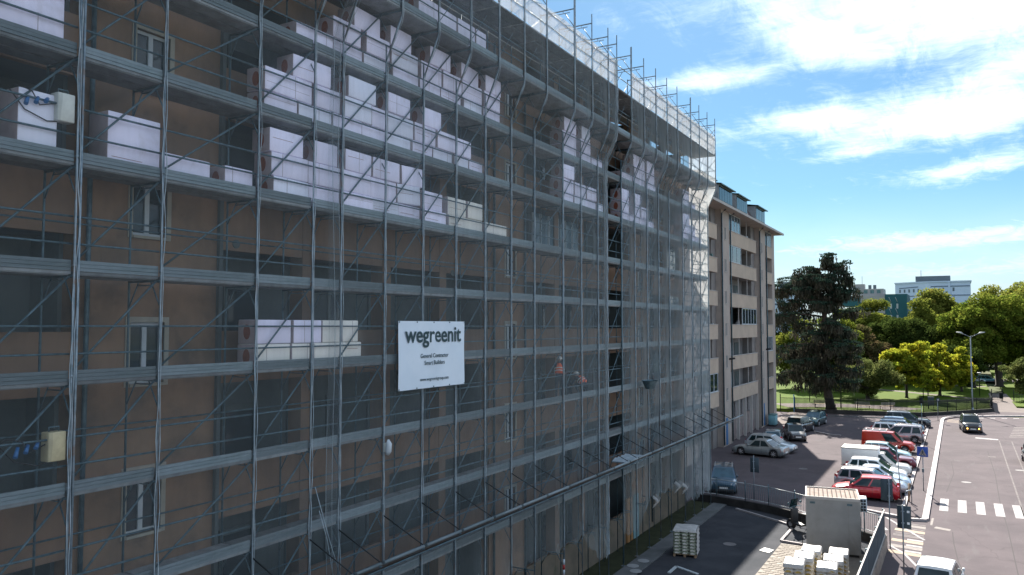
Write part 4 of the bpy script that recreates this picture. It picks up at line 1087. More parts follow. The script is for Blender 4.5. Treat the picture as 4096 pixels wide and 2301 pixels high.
def make_car(label, cat, name, col, loc, rz, L=4.2, W=1.76, H=1.48, style='hatch', wheel=.31, belt=None, rack=False, group=None, lit=False, glass='carglass'):
    """x runs to the front of the car, origin on the ground under its middle"""
    t = thing(name, label, cat, (loc[0], loc[1], 0.0), rz, group)
    hl = L / 2
    P = {  # shoulder line (x, z) rear to front as fractions; cabin: rear foot, rear roof, front roof, windscreen foot
        'hatch': ([(-1, .58), (-.93, .62), (-.2, .60), (.35, .60), (.52, .59), (.86, .50), (1, .40)], (-.93, -.74, .10, .50)),
        'wagon': ([(-1, .60), (-.93, .63), (-.2, .60), (.35, .60), (.52, .58), (.88, .49), (1, .40)], (-.96, -.80, .08, .48)),
        'sedan': ([(-1, .56), (-.94, .64), (-.62, .64), (-.1, .61), (.35, .60), (.5, .59), (.88, .50), (1, .40)], (-.66, -.34, .12, .46)),
        'sport': ([(-1, .60), (-.95, .68), (-.6, .66), (0, .62), (.35, .60), (.45, .58), (.88, .47), (1, .38)], (-.90, -.42, .06, .50)),
        'suv': ([(-1, .56), (-.95, .60), (-.2, .60), (.4, .60), (.52, .60), (.90, .56), (1, .42)], (-.95, -.84, .16, .50)),
        'mpv': ([(-1, .54), (-.95, .57), (-.2, .55), (.45, .55), (.62, .54), (.90, .46), (1, .36)], (-.97, -.86, .22, .68)),
        'van': ([(-1, .48), (-.97, .52), (-.2, .52), (.3, .52), (.55, .54), (.88, .50), (1, .38)], (-.99, -.965, .22, .60)),
    }[style]
    sh, (cr, rr, rf, cf) = P
    zb = .20
    xw = (-hl * .62, hl * .64)
    hw = W / 2
    top = lambda x: interp([(a * hl, z * H) for a, z in sh], x)
    wid = lambda x: hw * interp([(-hl, .86), (-hl * .88, .96), (-hl * .4, 1.0), (hl * .5, 1.0), (hl * .86, .94), (hl, .78)], x)
    def bot(x):
        z = zb + (.10 if abs(x) > hl * .93 else 0)
        for w in xw:
            d = abs(x - w); ra = wheel + .065
            if d < ra: z = max(z, wheel + math.sqrt(ra * ra - d * d) * .98)
        return z
    xs = sorted(set([-hl + L * k / 40 for k in range(41)] + [w + s * (wheel + .066) for w in xw for s in (-1, 1)] + [w + s * (wheel + .02) for w in xw for s in (-1, 1)]))
    b = MB(); rings = []
    for x in xs:
        zt, w, z0 = top(x), wid(x), bot(x); zt = max(zt, z0 + .06)
        mid = z0 + (zt - z0) * .55
        prof = [(w * .80, z0 - .0), (w * .97, z0 + .01), (w, mid), (w * .985, z0 + (zt - z0) * .82), (w * .93, zt - .012), (w * .78, zt + .025), (w * .4, zt + .045), (0, zt + .05)]
        rings.append([b.vert((x, y, z)) for y, z in prof] + [b.vert((x, -y, z)) for y, z in reversed(prof[:-1])])
    n = len(rings[0])
    for A, B in zip(rings, rings[1:]):
        for k in range(n - 1): b.f.append((A[k], B[k], B[k + 1], A[k + 1])); b.mi.append(0); b.sm.append(True)
        b.f.append((A[-1], B[-1], B[0], A[0])); b.mi.append(1); b.sm.append(False)
    b.f.append(tuple(rings[0])); b.mi.append(0); b.sm.append(False); b.f.append(tuple(reversed(rings[-1]))); b.mi.append(0); b.sm.append(False)
    body = part('body', b, (col, 'trim_black'), t)
    # cabin shell
    ncx = 14
    def foot(s): return cr * hl + (cf - cr) * hl * s
    def roofx(s): return rr * hl + (rf - rr) * hl * s
    def cab(s, v, q):                       # s along, v up, q -1..1 across
        x = foot(s) + (roofx(s) - foot(s)) * (v ** .9)
        zf = top(foot(s)) + .0
        crown = .035 * (1 - (2 * s - 1) ** 2)
        z = zf + (H + crown - .035 - zf) * v
        y = (wid(foot(s)) * .93 + (hw * .74 - wid(foot(s)) * .93) * (v ** 1.25)) * q
        if v > .98: z += .03 * (1 - q * q)
        return Vector((x, y, z))
    b = MB()
    for q in (-1, 1): b.grid(lambda u, v: cab(u, v, q), ncx, 6)
    b.grid(lambda u, v: cab(1, v, u * 2 - 1), 6, 6); b.grid(lambda u, v: cab(0, v, u * 2 - 1), 6, 6)
    part('cabin_pillars', b, col, t)
    b = MB(); b.grid(lambda u, v: cab(u, 1, v * 2 - 1) + Vector((0, 0, .012)), ncx, 8); part('roof', b, col, t)
    # glass, standing a little proud of the pillars
    def glasspart(nm, fn, off, nu=6, nv=3):
        b = MB(); b.grid(lambda u, v: fn(u, v) + off, nu, nv); part(nm, b, glass, t)
    glasspart('windscreen', lambda u, v: cab(1, .05 + .88 * v, -.86 + 1.72 * u), Vector((.018, 0, .012)))
    glasspart('rear_window', lambda u, v: cab(0, (.10 if style != 'van' else .3) + (.78 if style != 'van' else .5) * v, -.84 + 1.68 * u), Vector((-.018, 0, .012)))
    cuts = {'sedan': [(.16, .46), (.50, .86)], 'sport': [(.30, .52), (.55, .88)], 'van': [(.60, .90)], 'mpv': [(.05, .28), (.32, .60), (.64, .93)], 'suv': [(.05, .24), (.28, .56), (.60, .92)]}.get(style, [(.07, .26), (.30, .57), (.61, .92)])
    for q in (-1, 1):
        for (a, c) in cuts:
            glasspart('side_window', lambda u, v: cab(a + (c - a) * u, .07 + .80 * v, q), Vector((0, q * .012, 0)), 5, 3)
        b = MB(); b.tube([cab(.5, .02, q) + Vector((0, q * .014, 0)), cab(.93, .02, q) + Vector((0, q * .014, 0))], .012, 4); part('sill_trim', b, 'trim_black', t)
        m = cab(.93, .10, q); b = MB(); b.box(m.x - .07, m.x + .07, m.y + q * .04 - (.1 if q < 0 else 0), m.y + q * .04 + (.1 if q > 0 else 0), m.z - .02, m.z + .12)
        link('mirror', bev(b.mesh('mirror', col), .025, 2), t)
        for xx in (.02, .38):
            b = MB(); b.box(xx * hl - .09, xx * hl + .09, q * wid(xx * hl) * .992 - .012, q * wid(xx * hl) * .992 + .012, top(xx * hl) - .13, top(xx * hl) - .10); part('door_handle', b, 'trim_black' if style == 'van' else col, t)
            b = MB(); xx2 = xx * hl - .46; b.tube([(xx2, q * wid(xx2) * 1.0, zb + .14), (xx2, q * wid(xx2) * 1.002, zb + .35), (xx2, q * wid(xx2) * .985, top(xx2) - .05)], .007, 4); part('door_seam', b, 'trim_black', t)
    # wheels
    wm = MB(); wm.disc((0, 0, 0), (0, 1, 0), wheel, .19, 20)
    wm = bev(wm.mesh('tyre', 'tyre'), .012, 1)
    rm = MB()
    rm.disc((0, 0, 0), (0, 1, 0), wheel * .66, .04, 18, 1)
    for k in range(7):
        a = 2 * math.pi * k / 7; rm.tube([(0, .026, 0), (wheel * .64 * math.cos(a), .02, wheel * .64 * math.sin(a))], .024, 4, 0)
    rm.disc((0, .02, 0), (0, 1, 0), .05, .03, 8, 0)
    rme = rm.mesh('rim', 'rim', 'trim_black')
    for w in xw:
        for q in (-1, 1):
            o = link('wheel', wm, t, (w, q * (hw - .115), wheel)); link('rim', rme, o, (0, q * .088, 0), (0, 0, 0 if q > 0 else math.pi))
    # lamps, plates, bumpers
    for q in (-1, 1):
        def lamp(nm, x0, x1, z0, z1, ya, yb, mat):
            b = MB(); sgn = 1 if x0 > 0 else -1
            def f(u, v):
                x = x0 + (x1 - x0) * u; w = wid(x)
                y = w * (ya + (yb - ya) * (1 - u) if sgn > 0 else ya + (yb - ya) * (1 - u))
                return (x + sgn * .012, q * min(y, w * 1.004) + q * .004, (z0 + (z1 - z0) * v))
            b.grid(f, 4, 2); part(nm, b, mat, t)
        zf = top(hl * .93) 
        lamp('headlight', hl * .84, hl * 1.0, zf - .19, zf - .04, .70, 1.0, 'headlight')
        zr = top(-hl * .96)
        zr1 = zr + (.22 if style in ('mpv', 'hatch', 'wagon', 'van') else -.02)
        lamp('taillight', -hl * .90, -hl * 1.0, zr1 - .34, zr1 - .08, .74, 1.0, 'taillight')
        if lit:
            b = MB(); b.disc((hl * 1.005, q * hw * .58, .52), (1, 0, 0), .07, .03, 12); part('indicator', b, 'amber', t)
            b = MB(); b.disc((hl * .985, q * hw * .66, .80), (1, 0, 0), .10, .05, 14); part('round_headlight', b, 'headlight', t)
    for x, s in ((hl, 1), (-hl, -1)):
        bpart('number_plate', x + (0 if s > 0 else -.02), x + (.02 if s > 0 else 0), -.26, .26, .42, .53, 'plate', t)
        b = MB(); b.box(x - .10 if s > 0 else x - .03, x + .03 if s > 0 else x + .10, -hw * .78, hw * .78, .24, .40); link('bumper', bev(b.mesh('bumper', 'trim_black'), .03, 2), t)
    b = MB(); b.box(hl - .05, hl + .008, -hw * .45, hw * .45, top(hl) - .20, top(hl) - .08); part('grille', b, 'trim_black', t)
    if style in ('suv', 'mpv', 'wagon'):
        for q in (-1, 1):
            b = MB(); b.tube([cab(.08, 1, q * .88) + Vector((0, 0, .02)), cab(.2, 1, q * .88) + Vector((0, 0, .07)), cab(.8, 1, q * .88) + Vector((0, 0, .07)), cab(.92, 1, q * .88) + Vector((0, 0, .02))], .016, 5); part('roof_rail', b, 'rim', t)
    if rack:
        for k in range(4):
            b = MB(); p = cab(.1 + .22 * k, 1, 0); b.box(p.x - .02, p.x + .02, -hw * .72, hw * .72, p.z + .07, p.z + .11); part('rack_bar', b, 'plate', t)
        for q in (-1, 1):
            b = MB(); b.box(cab(.04, 1, 0).x, cab(.8, 1, 0).x, q * hw * .72 - .02, q * hw * .72 + .02, H + .07, H + .18); part('rack_side', b, 'plate', t)
    return t

BOXH = 1.98
def box_van(label, loc, rz):
    t = make_car(label, 'van', 'box_van', paint('paint_van_white', (0.62, 0.61, 0.59), 0), loc, rz, 4.7, 1.70, 1.66, 'van', .30, group='cars parked in the lot')
    b = MB(); b.box(-2.42, .15, -.90, .90, .58, BOXH); me = bev(b.mesh('cargo_box', 'box_white'), .03, 1); link('cargo_box', me, t)
    for z in (.62, BOXH - .04):
        for q in (-1, 1):
            b = MB(); b.box(-2.44, .17, q * .90 - .015, q * .90 + .015, z - .04, z + .04); part('box_rail', b, 'pale_post', t)
    return t
pbr('box_white', (0.70, 0.69, 0.67), 0.6, var=(0.64, 0.63, 0.62), vscale=1.5)

P = paint
LOT = 'cars parked in the lot'
F, B_ = 0.0, math.pi
make_car('red hatchback parked nose away from the kerb behind the site cabin', 'car', 'parked_car', P('paint_red', (0.45, 0.006, 0.018), .3), (8.42, 57.25), B_ + R(3), 4.1, 1.74, 1.47, 'hatch', .31, group=LOT)
make_car('silver estate car parked right beside the red hatchback', 'car', 'parked_car', P('paint_silver', (0.42, 0.43, 0.46), .6), (8.5, 59.95), F + R(-2), 4.5, 1.78, 1.47, 'wagon', .32, group=LOT)
make_car('pale blue sloping coupe between the silver estate and the white hatchback', 'car', 'parked_car', P('paint_ice', (0.45, 0.53, 0.62), .5), (8.75, 62.2), F + R(1), 4.2, 1.76, 1.38, 'sport', .32, group=LOT)
make_car('white hatchback parked just in front of the white box van', 'car', 'parked_car', P('paint_white', (0.72, 0.74, 0.75), .05), (8.4, 64.5), F + R(-1), 4.2, 1.76, 1.52, 'hatch', .31, group=LOT)
box_van('white box van with a square cargo body parked in the lot', (8.3, 67.0), F)
make_car('maroon car parked beyond the white box van', 'car', 'parked_car', P('paint_maroon', (0.13, 0.012, 0.03), .35), (8.55, 70.3), F + R(1), 4.6, 1.80, 1.58, 'suv', .34, group=LOT)
make_car('small pale aqua car between the maroon car and the red van', 'car', 'parked_car', P('paint_aqua', (0.42, 0.58, 0.60), .3), (8.35, 74.2), F, 3.9, 1.7, 1.47, 'hatch', .30, group=LOT)
make_car('orange red delivery van with a rack on its roof', 'van', 'delivery_van', P('paint_vermilion', (0.46, 0.028, 0.010), .05), (8.2, 79.6), F + R(-1), 4.3, 1.80, 1.76, 'van', .32, rack=True, group=LOT)
make_car('silver grey people carrier with red tail lamps towards the kerb', 'car', 'parked_car', P('paint_greige', (0.36, 0.32, 0.33), .5), (8.75, 86.6), B_, 4.2, 1.76, 1.66, 'mpv', .32, group=LOT)
make_car('white long roofed car just beyond the silver grey people carrier', 'car', 'parked_car', P('paint_pearl', (0.66, 0.69, 0.72), .2), (8.1, 89.2), F, 4.4, 1.76, 1.50, 'wagon', .31, group=LOT)
make_car('slate blue car third from the park wall', 'car', 'parked_car', P('paint_steel', (0.22, 0.28, 0.35), .5), (8.5, 92.0), F, 4.3, 1.76, 1.55, 'mpv', .31, group=LOT)
make_car('dull blue hatchback second from the park wall in the lot', 'car', 'parked_car', P('paint_blue', (0.10, 0.18, 0.30), .4), (8.4, 95.2), F, 4.3, 1.76, 1.52, 'hatch', .31, group=LOT)
make_car('dark grey suv parked last in the row by the park wall', 'car', 'parked_car', P('paint_dark', (0.035, 0.045, 0.055), .4), (8.7, 99.6), F, 4.7, 1.84, 1.68, 'suv', .35, group=LOT)
W_ = 'cars parked by the beige block'
make_car('silver saloon in the shade with its red tail lamp towards the lot', 'car', 'parked_car', P('paint_grey', (0.36, 0.40, 0.41), .55), (-1.35, 71.5), B_ + R(-8), 4.55, 1.78, 1.44, 'sedan', .33, group=W_)
make_car('pale silver hatchback in the shade directly behind the silver saloon', 'car', 'parked_car', P('paint_pale', (0.48, 0.54, 0.58), .4), (-1.0, 74.3), F + R(-6), 4.3, 1.76, 1.50, 'hatch', .32, group=W_)
make_car('grey car by the beige block with its blue rear window showing', 'car', 'parked_car', P('paint_slate', (0.20, 0.24, 0.26), .4), (-1.6, 78.4), R(100), 4.0, 1.72, 1.50, 'hatch', .31, group=W_, glass='pane_blue')
make_car('small black car in the shade between the grey car and black suv', 'car', 'parked_car', P('paint_black2', (0.03, 0.03, 0.035), .3), (-.5, 83.3), R(-70), 3.9, 1.70, 1.48, 'hatch', .31, group=W_)
make_car('black suv seen from behind with a pale number plate', 'car', 'parked_car', P('paint_black', (0.022, 0.022, 0.025), .3), (-1.0, 89.6), R(80), 4.3, 1.80, 1.66, 'suv', .34, group=W_)
make_car('dark teal car with a bright windscreen below the cedar', 'car', 'parked_car', P('paint_teal', (0.03, 0.09, 0.10), .4), (-.6, 96.6), R(-98), 4.2, 1.76, 1.52, 'hatch', .31, group=W_, glass='pane_blue')
make_car('dark blue car parked close behind the scaffold corner', 'car', 'parked_car', P('paint_navy', (0.03, 0.08, 0.13), .4), (-.45, 55.6), R(-76), 4.2, 1.76, 1.58, 'suv', .33, group=W_, glass='pane_blue')
make_car('black offroad car coming along the street with amber indicators lit', 'car', 'moving_car', P('paint_jeep', (0.03, 0.032, 0.036), .3), (14.85, 98.9), R(-84), 4.3, 1.84, 1.72, 'suv', .36, lit=True)
make_car('white roofed car seen from behind on the street by the hoarding', 'car', 'moving_car', P('paint_cream', (0.70, 0.70, 0.69), .05), (13.0, 38.35), R(85), 3.9, 1.68, 1.50, 'hatch', .30)
make_car('dark car cut off at the edge of the street', 'car', 'moving_car', P('paint_dim', (0.04, 0.045, 0.05), .3), (19.25, 78.2), R(-88), 4.2, 1.76, 1.5, 'hatch', .31)

# motor scooter standing in front of the railing
def scooter():
    t = thing('motor_scooter', 'black motor scooter parked against the railing beside the cabin', 'scooter', (6.25, 46.25, 0), R(150)); t.scale = (1.2, 1.35, 1.2)
    for x in (-.62, .62):
        b = MB(); b.disc((x, 0, .23), (0, 1, 0), .23, .12, 16); part('wheel', b, 'tyre', t)
        b = MB(); b.disc((x, 0, .23), (0, 1, 0), .11, .13, 10); part('rim', b, 'rim', t)
    b = MB(); b.box(-.85, -.05, -.16, .16, .38, .76); link('body', bev(b.mesh('body', 'trim_black'), .09, 3), t)
    b = MB(); b.box(-.1, .42, -.17, .17, .26, .34); part('footboard', b, 'trim_black', t)
    b = MB(); b.box(.38, .50, -.20, .20, .30, .98); link('leg_shield', bev(b.mesh('leg_shield', 'trim_black'), .05, 2), t)
    b = MB(); b.box(-.86, -.02, -.15, .15, .76, .86); link('seat', bev(b.mesh('seat', 'rubber'), .04, 2), t)
    b = MB(); b.tube([(.62, 0, .23), (.48, 0, .95), (.44, 0, 1.08)], .03, 6); part('fork', b, 'steel_dark', t)
    b = MB(); b.tube([(.36, -.34, 1.06), (.44, 0, 1.08), (.36, .34, 1.06)], .018, 6); part('handlebar', b, 'steel_dark', t)
    for q in (-1, 1):
        b = MB(); b.disc((.42, q * .36, 1.24), (1, 0, 0), .06, .02, 10); b.tube([(.42, q * .3, 1.06), (.42, q * .36, 1.2)], .008, 4); part('mirror', b, 'steel_dark', t)
    b = MB(); b.grid(lambda u, v: (.52 - .12 * v, -.22 + .44 * u, 1.0 + .42 * v), 4, 3); part('windshield', b, 'carglass', t)
    b = MB(); b.box(-1.02, -.66, -.19, .19, .92, 1.22); link('top_box', bev(b.mesh('top_box', 'trim_black'), .06, 2), t)
    b = MB(); b.disc((.53, 0, .84), (1, 0, 0), .09, .04, 12); part('headlight', b, 'headlight', t)
scooter()
# ================================================================ yard: site cabin, pallets, hoarding, railing
pbr('cabin_grey', (0.27, 0.265, 0.255), 0.7, var=(0.225, 0.22, 0.215), vscale=1.2, stain=(0.18, 0.17, 0.16), sscale=0.8)
pbr('cabin_roof', (0.27, 0.225, 0.20), 0.9, var=(0.22, 0.175, 0.155), vscale=1.8, stain=(0.16, 0.12, 0.10), sscale=1.4, spec=0.1)
pbr('hoard', (0.045, 0.062, 0.078), 0.8, 0.0, spec=0.15, var=(0.032, 0.046, 0.06), vscale=1.4)
pbr('stone_wall', (0.25, 0.20, 0.165), 0.95, var=(0.15, 0.125, 0.11), vscale=3, bump=0.4, bscale=14)
pbr('bag_paper', (0.62, 0.59, 0.54), 0.7, var=(0.50, 0.47, 0.42), vscale=5)
pbr('bag_print', (0.50, 0.35, 0.06), 0.7, var=(0.30, 0.22, 0.08), vscale=14)
pbr('film', (0.50, 0.485, 0.47), 0.4, var=(0.38, 0.37, 0.36), vscale=7, bump=0.6, bscale=11, spec=0.4)
pbr('bag_olive', (0.30, 0.32, 0.24), 0.8, var=(0.18, 0.20, 0.15), vscale=5)
pbr('wall_dark', (0.045, 0.043, 0.042), 0.95, spec=0.1, var=(0.028, 0.027, 0.027), vscale=1.5)
pbr('rail_white', (0.34, 0.36, 0.37), 0.6, 0.1, var=(0.42, 0.45, 0.46), vscale=5)
pbr('iron', (0.014, 0.017, 0.018), 0.9, 0.0, spec=0.1)
pbr('grate_grey', (0.35, 0.36, 0.37), 0.6, 0.4)

def cabin():
    pbr('rib_dark', (0.07, 0.055, 0.05), 0.9, spec=0.1)
    t = thing('site_cabin', 'pale grey site cabin with a ribbed roof and air conditioner', 'cabin', (7.16, 41.95, 0), R(9))
    W, Dp, H = 2.46, 2.55, 2.82
    b = MB(); b.box(0, W, 0, Dp, .14, H - .06); part('shell', b, 'cabin_grey', t)
    for x in (0, W - .07):
        for y in (0, Dp - .07):
            b = MB(); b.box(x - .012, x + .082, y - .012, y + .082, .14, H); part('corner_post', b, 'cabin_grey', t)
    for (x0, x1, y0, y1) in ((-.02, W + .02, -.025, .05), (-.02, W + .02, Dp - .05, Dp + .025), (-.025, .05, .05, Dp - .05), (W - .05, W + .025, .05, Dp - .05)):
        b = MB(); b.box(x0, x1, y0, y1, H - .12, H + .02); part('roof_edge', b, 'pale_post', t)
    b = MB(); b.box(.05, W - .05, .05, Dp - .05, H - .05, H - .035); part('roof', b, 'cabin_roof', t)
    for k in range(11):
        x = .18 + k * .21
        b = MB(); b.box(x - .018, x + .018, .05, Dp - .05, H - .035, H + .03); part('roof_rib', b, 'rib_dark', t)
    b = MB(); b.box(.08, W - .08, .1, Dp - .1, 0, .14); part('skid', b, 'rubber', t)
    for x in (W - .52, ):
        b = MB(); b.box(x - .006, x + .006, -.008, 0, .2, H - .2); part('panel_seam', b, 'beige_dark', t)
    for x in (.3, 2.0): bpart('rating_plate', x - .12, x + .12, -.012, 0, H - .34, H - .24, 'steel_dark', t)
    d = bpart('door', W + .002, W + .04, .3, 1.2, .25, 2.2, 'cabin_grey', t)
    b = MB(); b.box(W + .04, W + .06, .4, 1.1, 1.2, 1.9); part('door_window', b, 'pane', d)
    b = MB(); b.tube([(W + .10, .36, 1.0), (W + .10, .36, 1.25)], .015, 6); part('handle', b, 'steel_dark', d)
    a = link('air_conditioner', bev(boxm('air_conditioner', W + .06, W + .40, 1.35, 2.1, 1.95, 2.62, 'whiteframe'), .02, 1), t)
    for i in range(2):
        for k in range(4): bpart('vent', W + .10 + i * .14, W + .21 + i * .14, 1.335, 1.349, 2.0 + k * .15, 2.11 + k * .15, 'rubber', a)
    b = MB(); b.tube([(W + .03, .95, 2.55), (W + .09, 1.05, 2.4), (W + .08, 1.15, 2.0), (W + .06, 1.3, 1.95)], .03, 6); part('duct', b, 'elec_grey', t)
    b = MB(); b.tube([(0, -.02, 1.2), (-.18, -.1, .9), (-.2, -.12, .5), (-.05, -.06, .1)], .02, 6); part('cable', b, 'rubber', t)
cabin()

def bag_mesh(name, lx, ly, lz, mat, prt):
    b = MB(); b.box(-lx / 2, lx / 2, -ly / 2, ly / 2, 0, lz); me = b.mesh(name, mat, prt)
    bm = bmesh.new(); bm.from_mesh(me); bmesh.ops.remove_doubles(bm, verts=bm.verts, dist=1e-5)
    bmesh.ops.bevel(bm, geom=bm.edges[:], offset=.035, segments=2, affect='EDGES')
    # a printed half sun on the ends
    for s in (-1, 1):
        vs = [bm.verts.new((lx * .30 * math.cos(a), s * (ly / 2 + .003), lz * .22 + lz * .5 * math.sin(a))) for a in [math.pi * k / 8 for k in range(9)]]
        f = bm.faces.new(vs if s > 0 else vs); f.material_index = 1
        vs = [bm.verts.new((s * (lx / 2 + .003), ly * .28 * math.cos(a), lz * .22 + lz * .5 * math.sin(a))) for a in [math.pi * k / 8 for k in range(9)]]
        f = bm.faces.new(vs); f.material_index = 1
    bm.to_mesh(me); bm.free()
    for p in me.polygons: p.use_smooth = True
    return me
BAG = [bag_mesh('bag', .40, .55, .185, 'bag_paper', 'bag_print'), bag_mesh('bag', .40, .545, .18, 'bag_paper', 'bag_print')]
BAG_O = bag_mesh('bag', .37, .56, .145, 'bag_olive', 'bag_paper')
def pallet_of_bags(label, loc, rz, layers, nx, ny, bags, group=None, olive=False):
    t = thing('bag_pallet', label, 'pallet', (loc[0], loc[1], .008), rz, group)
    sx, sy = (.40, .55) if not olive else (.37, .56); dz = .183 if not olive else .148
    W, L = nx * sx, ny * sy
    for k in range(5):
        y = -L / 2 + .06 + k * (L - .12) / 4; bpart('pallet_board', -W / 2, W / 2, y - .05, y + .05, .11, .13, 'wood', t)
    for x in (-W / 2 + .05, 0, W / 2 - .05): bpart('pallet_bearer', x - .05, x + .05, -L / 2, L / 2, 0, .11, 'wood', t)
    for l in range(layers):
        for i in range(nx):
            for j in range(ny):
                if 0 < l < layers - 1 and 0 < i < nx - 1 and 0 < j < ny - 1: continue
                o = link('bag', random.choice(bags), t, (-W / 2 + sx * (i + .5) + random.uniform(-.012, .012), -L / 2 + sy * (j + .5) + random.uniform(-.012, .012), .13 + l * dz), (random.uniform(-.02, .02), 0, random.uniform(-.03, .03)))
    # wrinkled film over the top, turned down at the sides
    ht = .13 + layers * dz
    b = MB(); seed = random.random() * 50
    drop = .16 if not olive else .12
    def fn(u, v):
        x, y = (u - .5) * 2, (v - .5) * 2
        m = max(abs(x), abs(y))
        z = ht + .028 + .022 * noise.noise(Vector((x * 2.2, y * 2.2, seed))) + .012 * noise.noise(Vector((x * 7, y * 7, seed)))
        k = 1.0
        if m > .84: z -= drop * ((m - .84) / .16) ** 1.3 * (1 + .35 * noise.noise(Vector((x * 5, y * 5, seed + 9)))); k = .84 + .055 * (m - .84) / .16 * 1
        s = (m if m < .84 else .84 + (m - .84) * .34) / max(m, 1e-6)
        return (x * s * (W / 2 + .02) / .893, y * s * (L / 2 + .02) / .893, z)
    b.grid(fn, 22, 22); part('wrap_film', b, 'film', t)
    if olive:                                     # film hanging down one side
        b = MB(); b.grid(lambda u, v: (W / 2 + .03 + .025 * noise.noise(Vector((u * 6, v * 8, 3))) + .03 * math.sin(v * 40) * .5, -L / 2 + L * u, .10 + (ht - .05) * v), 10, 30); part('wrap_film', b, 'film', t)
random.seed(5)
PG = 'wrapped pallets of cement bags in the sun'
pallet_of_bags('film topped bag pallet in the cobble side row, end closest to the camera', (7.63, 35.85), R(6), 6, 2, 2, BAG, PG)
pallet_of_bags('film topped bag pallet in the middle of the cobble side row', (7.83, 37.05), R(5), 6, 2, 2, BAG, PG)
pallet_of_bags('film topped bag pallet in the cobble side row, end close to the cabin', (7.95, 38.3), R(4), 6, 2, 2, BAG, PG)
pallet_of_bags('film topped bag pallet in the hoarding side row, end closest to the camera', (8.93, 35.95), R(6), 6, 2, 2, BAG, PG)
pallet_of_bags('film topped bag pallet in the middle of the hoarding side row', (9.02, 37.2), R(7), 6, 2, 2, BAG, PG)
pallet_of_bags('film topped bag pallet in the hoarding side row, end close to the cabin', (9.08, 38.4), R(5), 6, 2, 2, BAG, PG)
pallet_of_bags('shaded pallet of olive sacks under clear film beside the scaffold', (1.98, 38.9), R(10), 8, 3, 2, [BAG_O], None, True)

def hoarding():
    t = thing('hoarding', 'dark grey panel hoarding on a low stone wall by the street', 'hoarding')
    x = 10.46
    ys = [24 + 2.08 * k for k in range(11)]
    for a, c in zip(ys, ys[1:]):
        bpart('wall_block', x - .12, x + .12, a + .01, c - .01, 0, .72, 'stone_wall', t)
        bpart('panel', x - .03, x + .02, a + .015, c - .015, .76, 1.93, 'hoard', t)
        bpart('panel_cap', x - .03, x + .03, a + .02, c - .02, 1.93, 1.96, 'pale_post', t)
        bpart('bottom_rail', x - .035, x + .06, a + .02, c - .02, .725, .76, 'pale_post', t)
    for a in ys: bpart('post', x - .09, x - .03, a - .03, a + .03, .72, 2.0, 'steel_dark', t)
hoarding()

def railing():
    t = thing('railing', 'grey picket railing on a dark low wall around the yard', 'railing')
    pts = [(-1.2, 51.1), (.3, 50.95), (2.2, 50.45), (3.7, 49.95), (5.4, 48.95), (7.4, 47.45), (9.4, 46.0), (10.35, 45.25)]
    n = 0; rest = MB()
    bar = MB(); bar.tube([(0, 0, .58), (0, 0, 1.52)], .011, 5); bar = bar.mesh('picket', 'steel_dark')
    for a, c in zip(pts, pts[1:]):
        p, q = Vector((*a, 0)), Vector((*c, 0)); d = (q - p).normalized(); nn = Vector((-d.y, d.x, 0)) * .13; L = (q - p).length
        b = MB(); b.prism([tuple((p - nn)[:2]), tuple((q - nn)[:2]), tuple((q + nn)[:2]), tuple((p + nn)[:2])], -.1, .45); part('low_wall', b, 'wall_dark', t)
        for z in (.58, 1.52):
            b = MB(); b.tube([p + Vector((0, 0, z)), q + Vector((0, 0, z))], .026, 6); part('rail', b, 'rail_white', t)
        b = MB(); b.tube([p + Vector((0, 0, .4)), p + Vector((0, 0, 1.68))], .03, 6); part('post', b, 'steel_dark', t)
        for k in range(int(L / .125)):
            if n < 120: link('picket', bar, t, tuple(p + d * (.06 + k * .125))); n += 1
            else: rest.tube([p + d * (.06 + k * .125) + Vector((0, 0, .58)), p + d * (.06 + k * .125) + Vector((0, 0, 1.52))], .011, 5)
    if rest.v: o = part('pickets_rest', rest, 'steel_dark', t); o['kind'] = 'stuff'
railing()

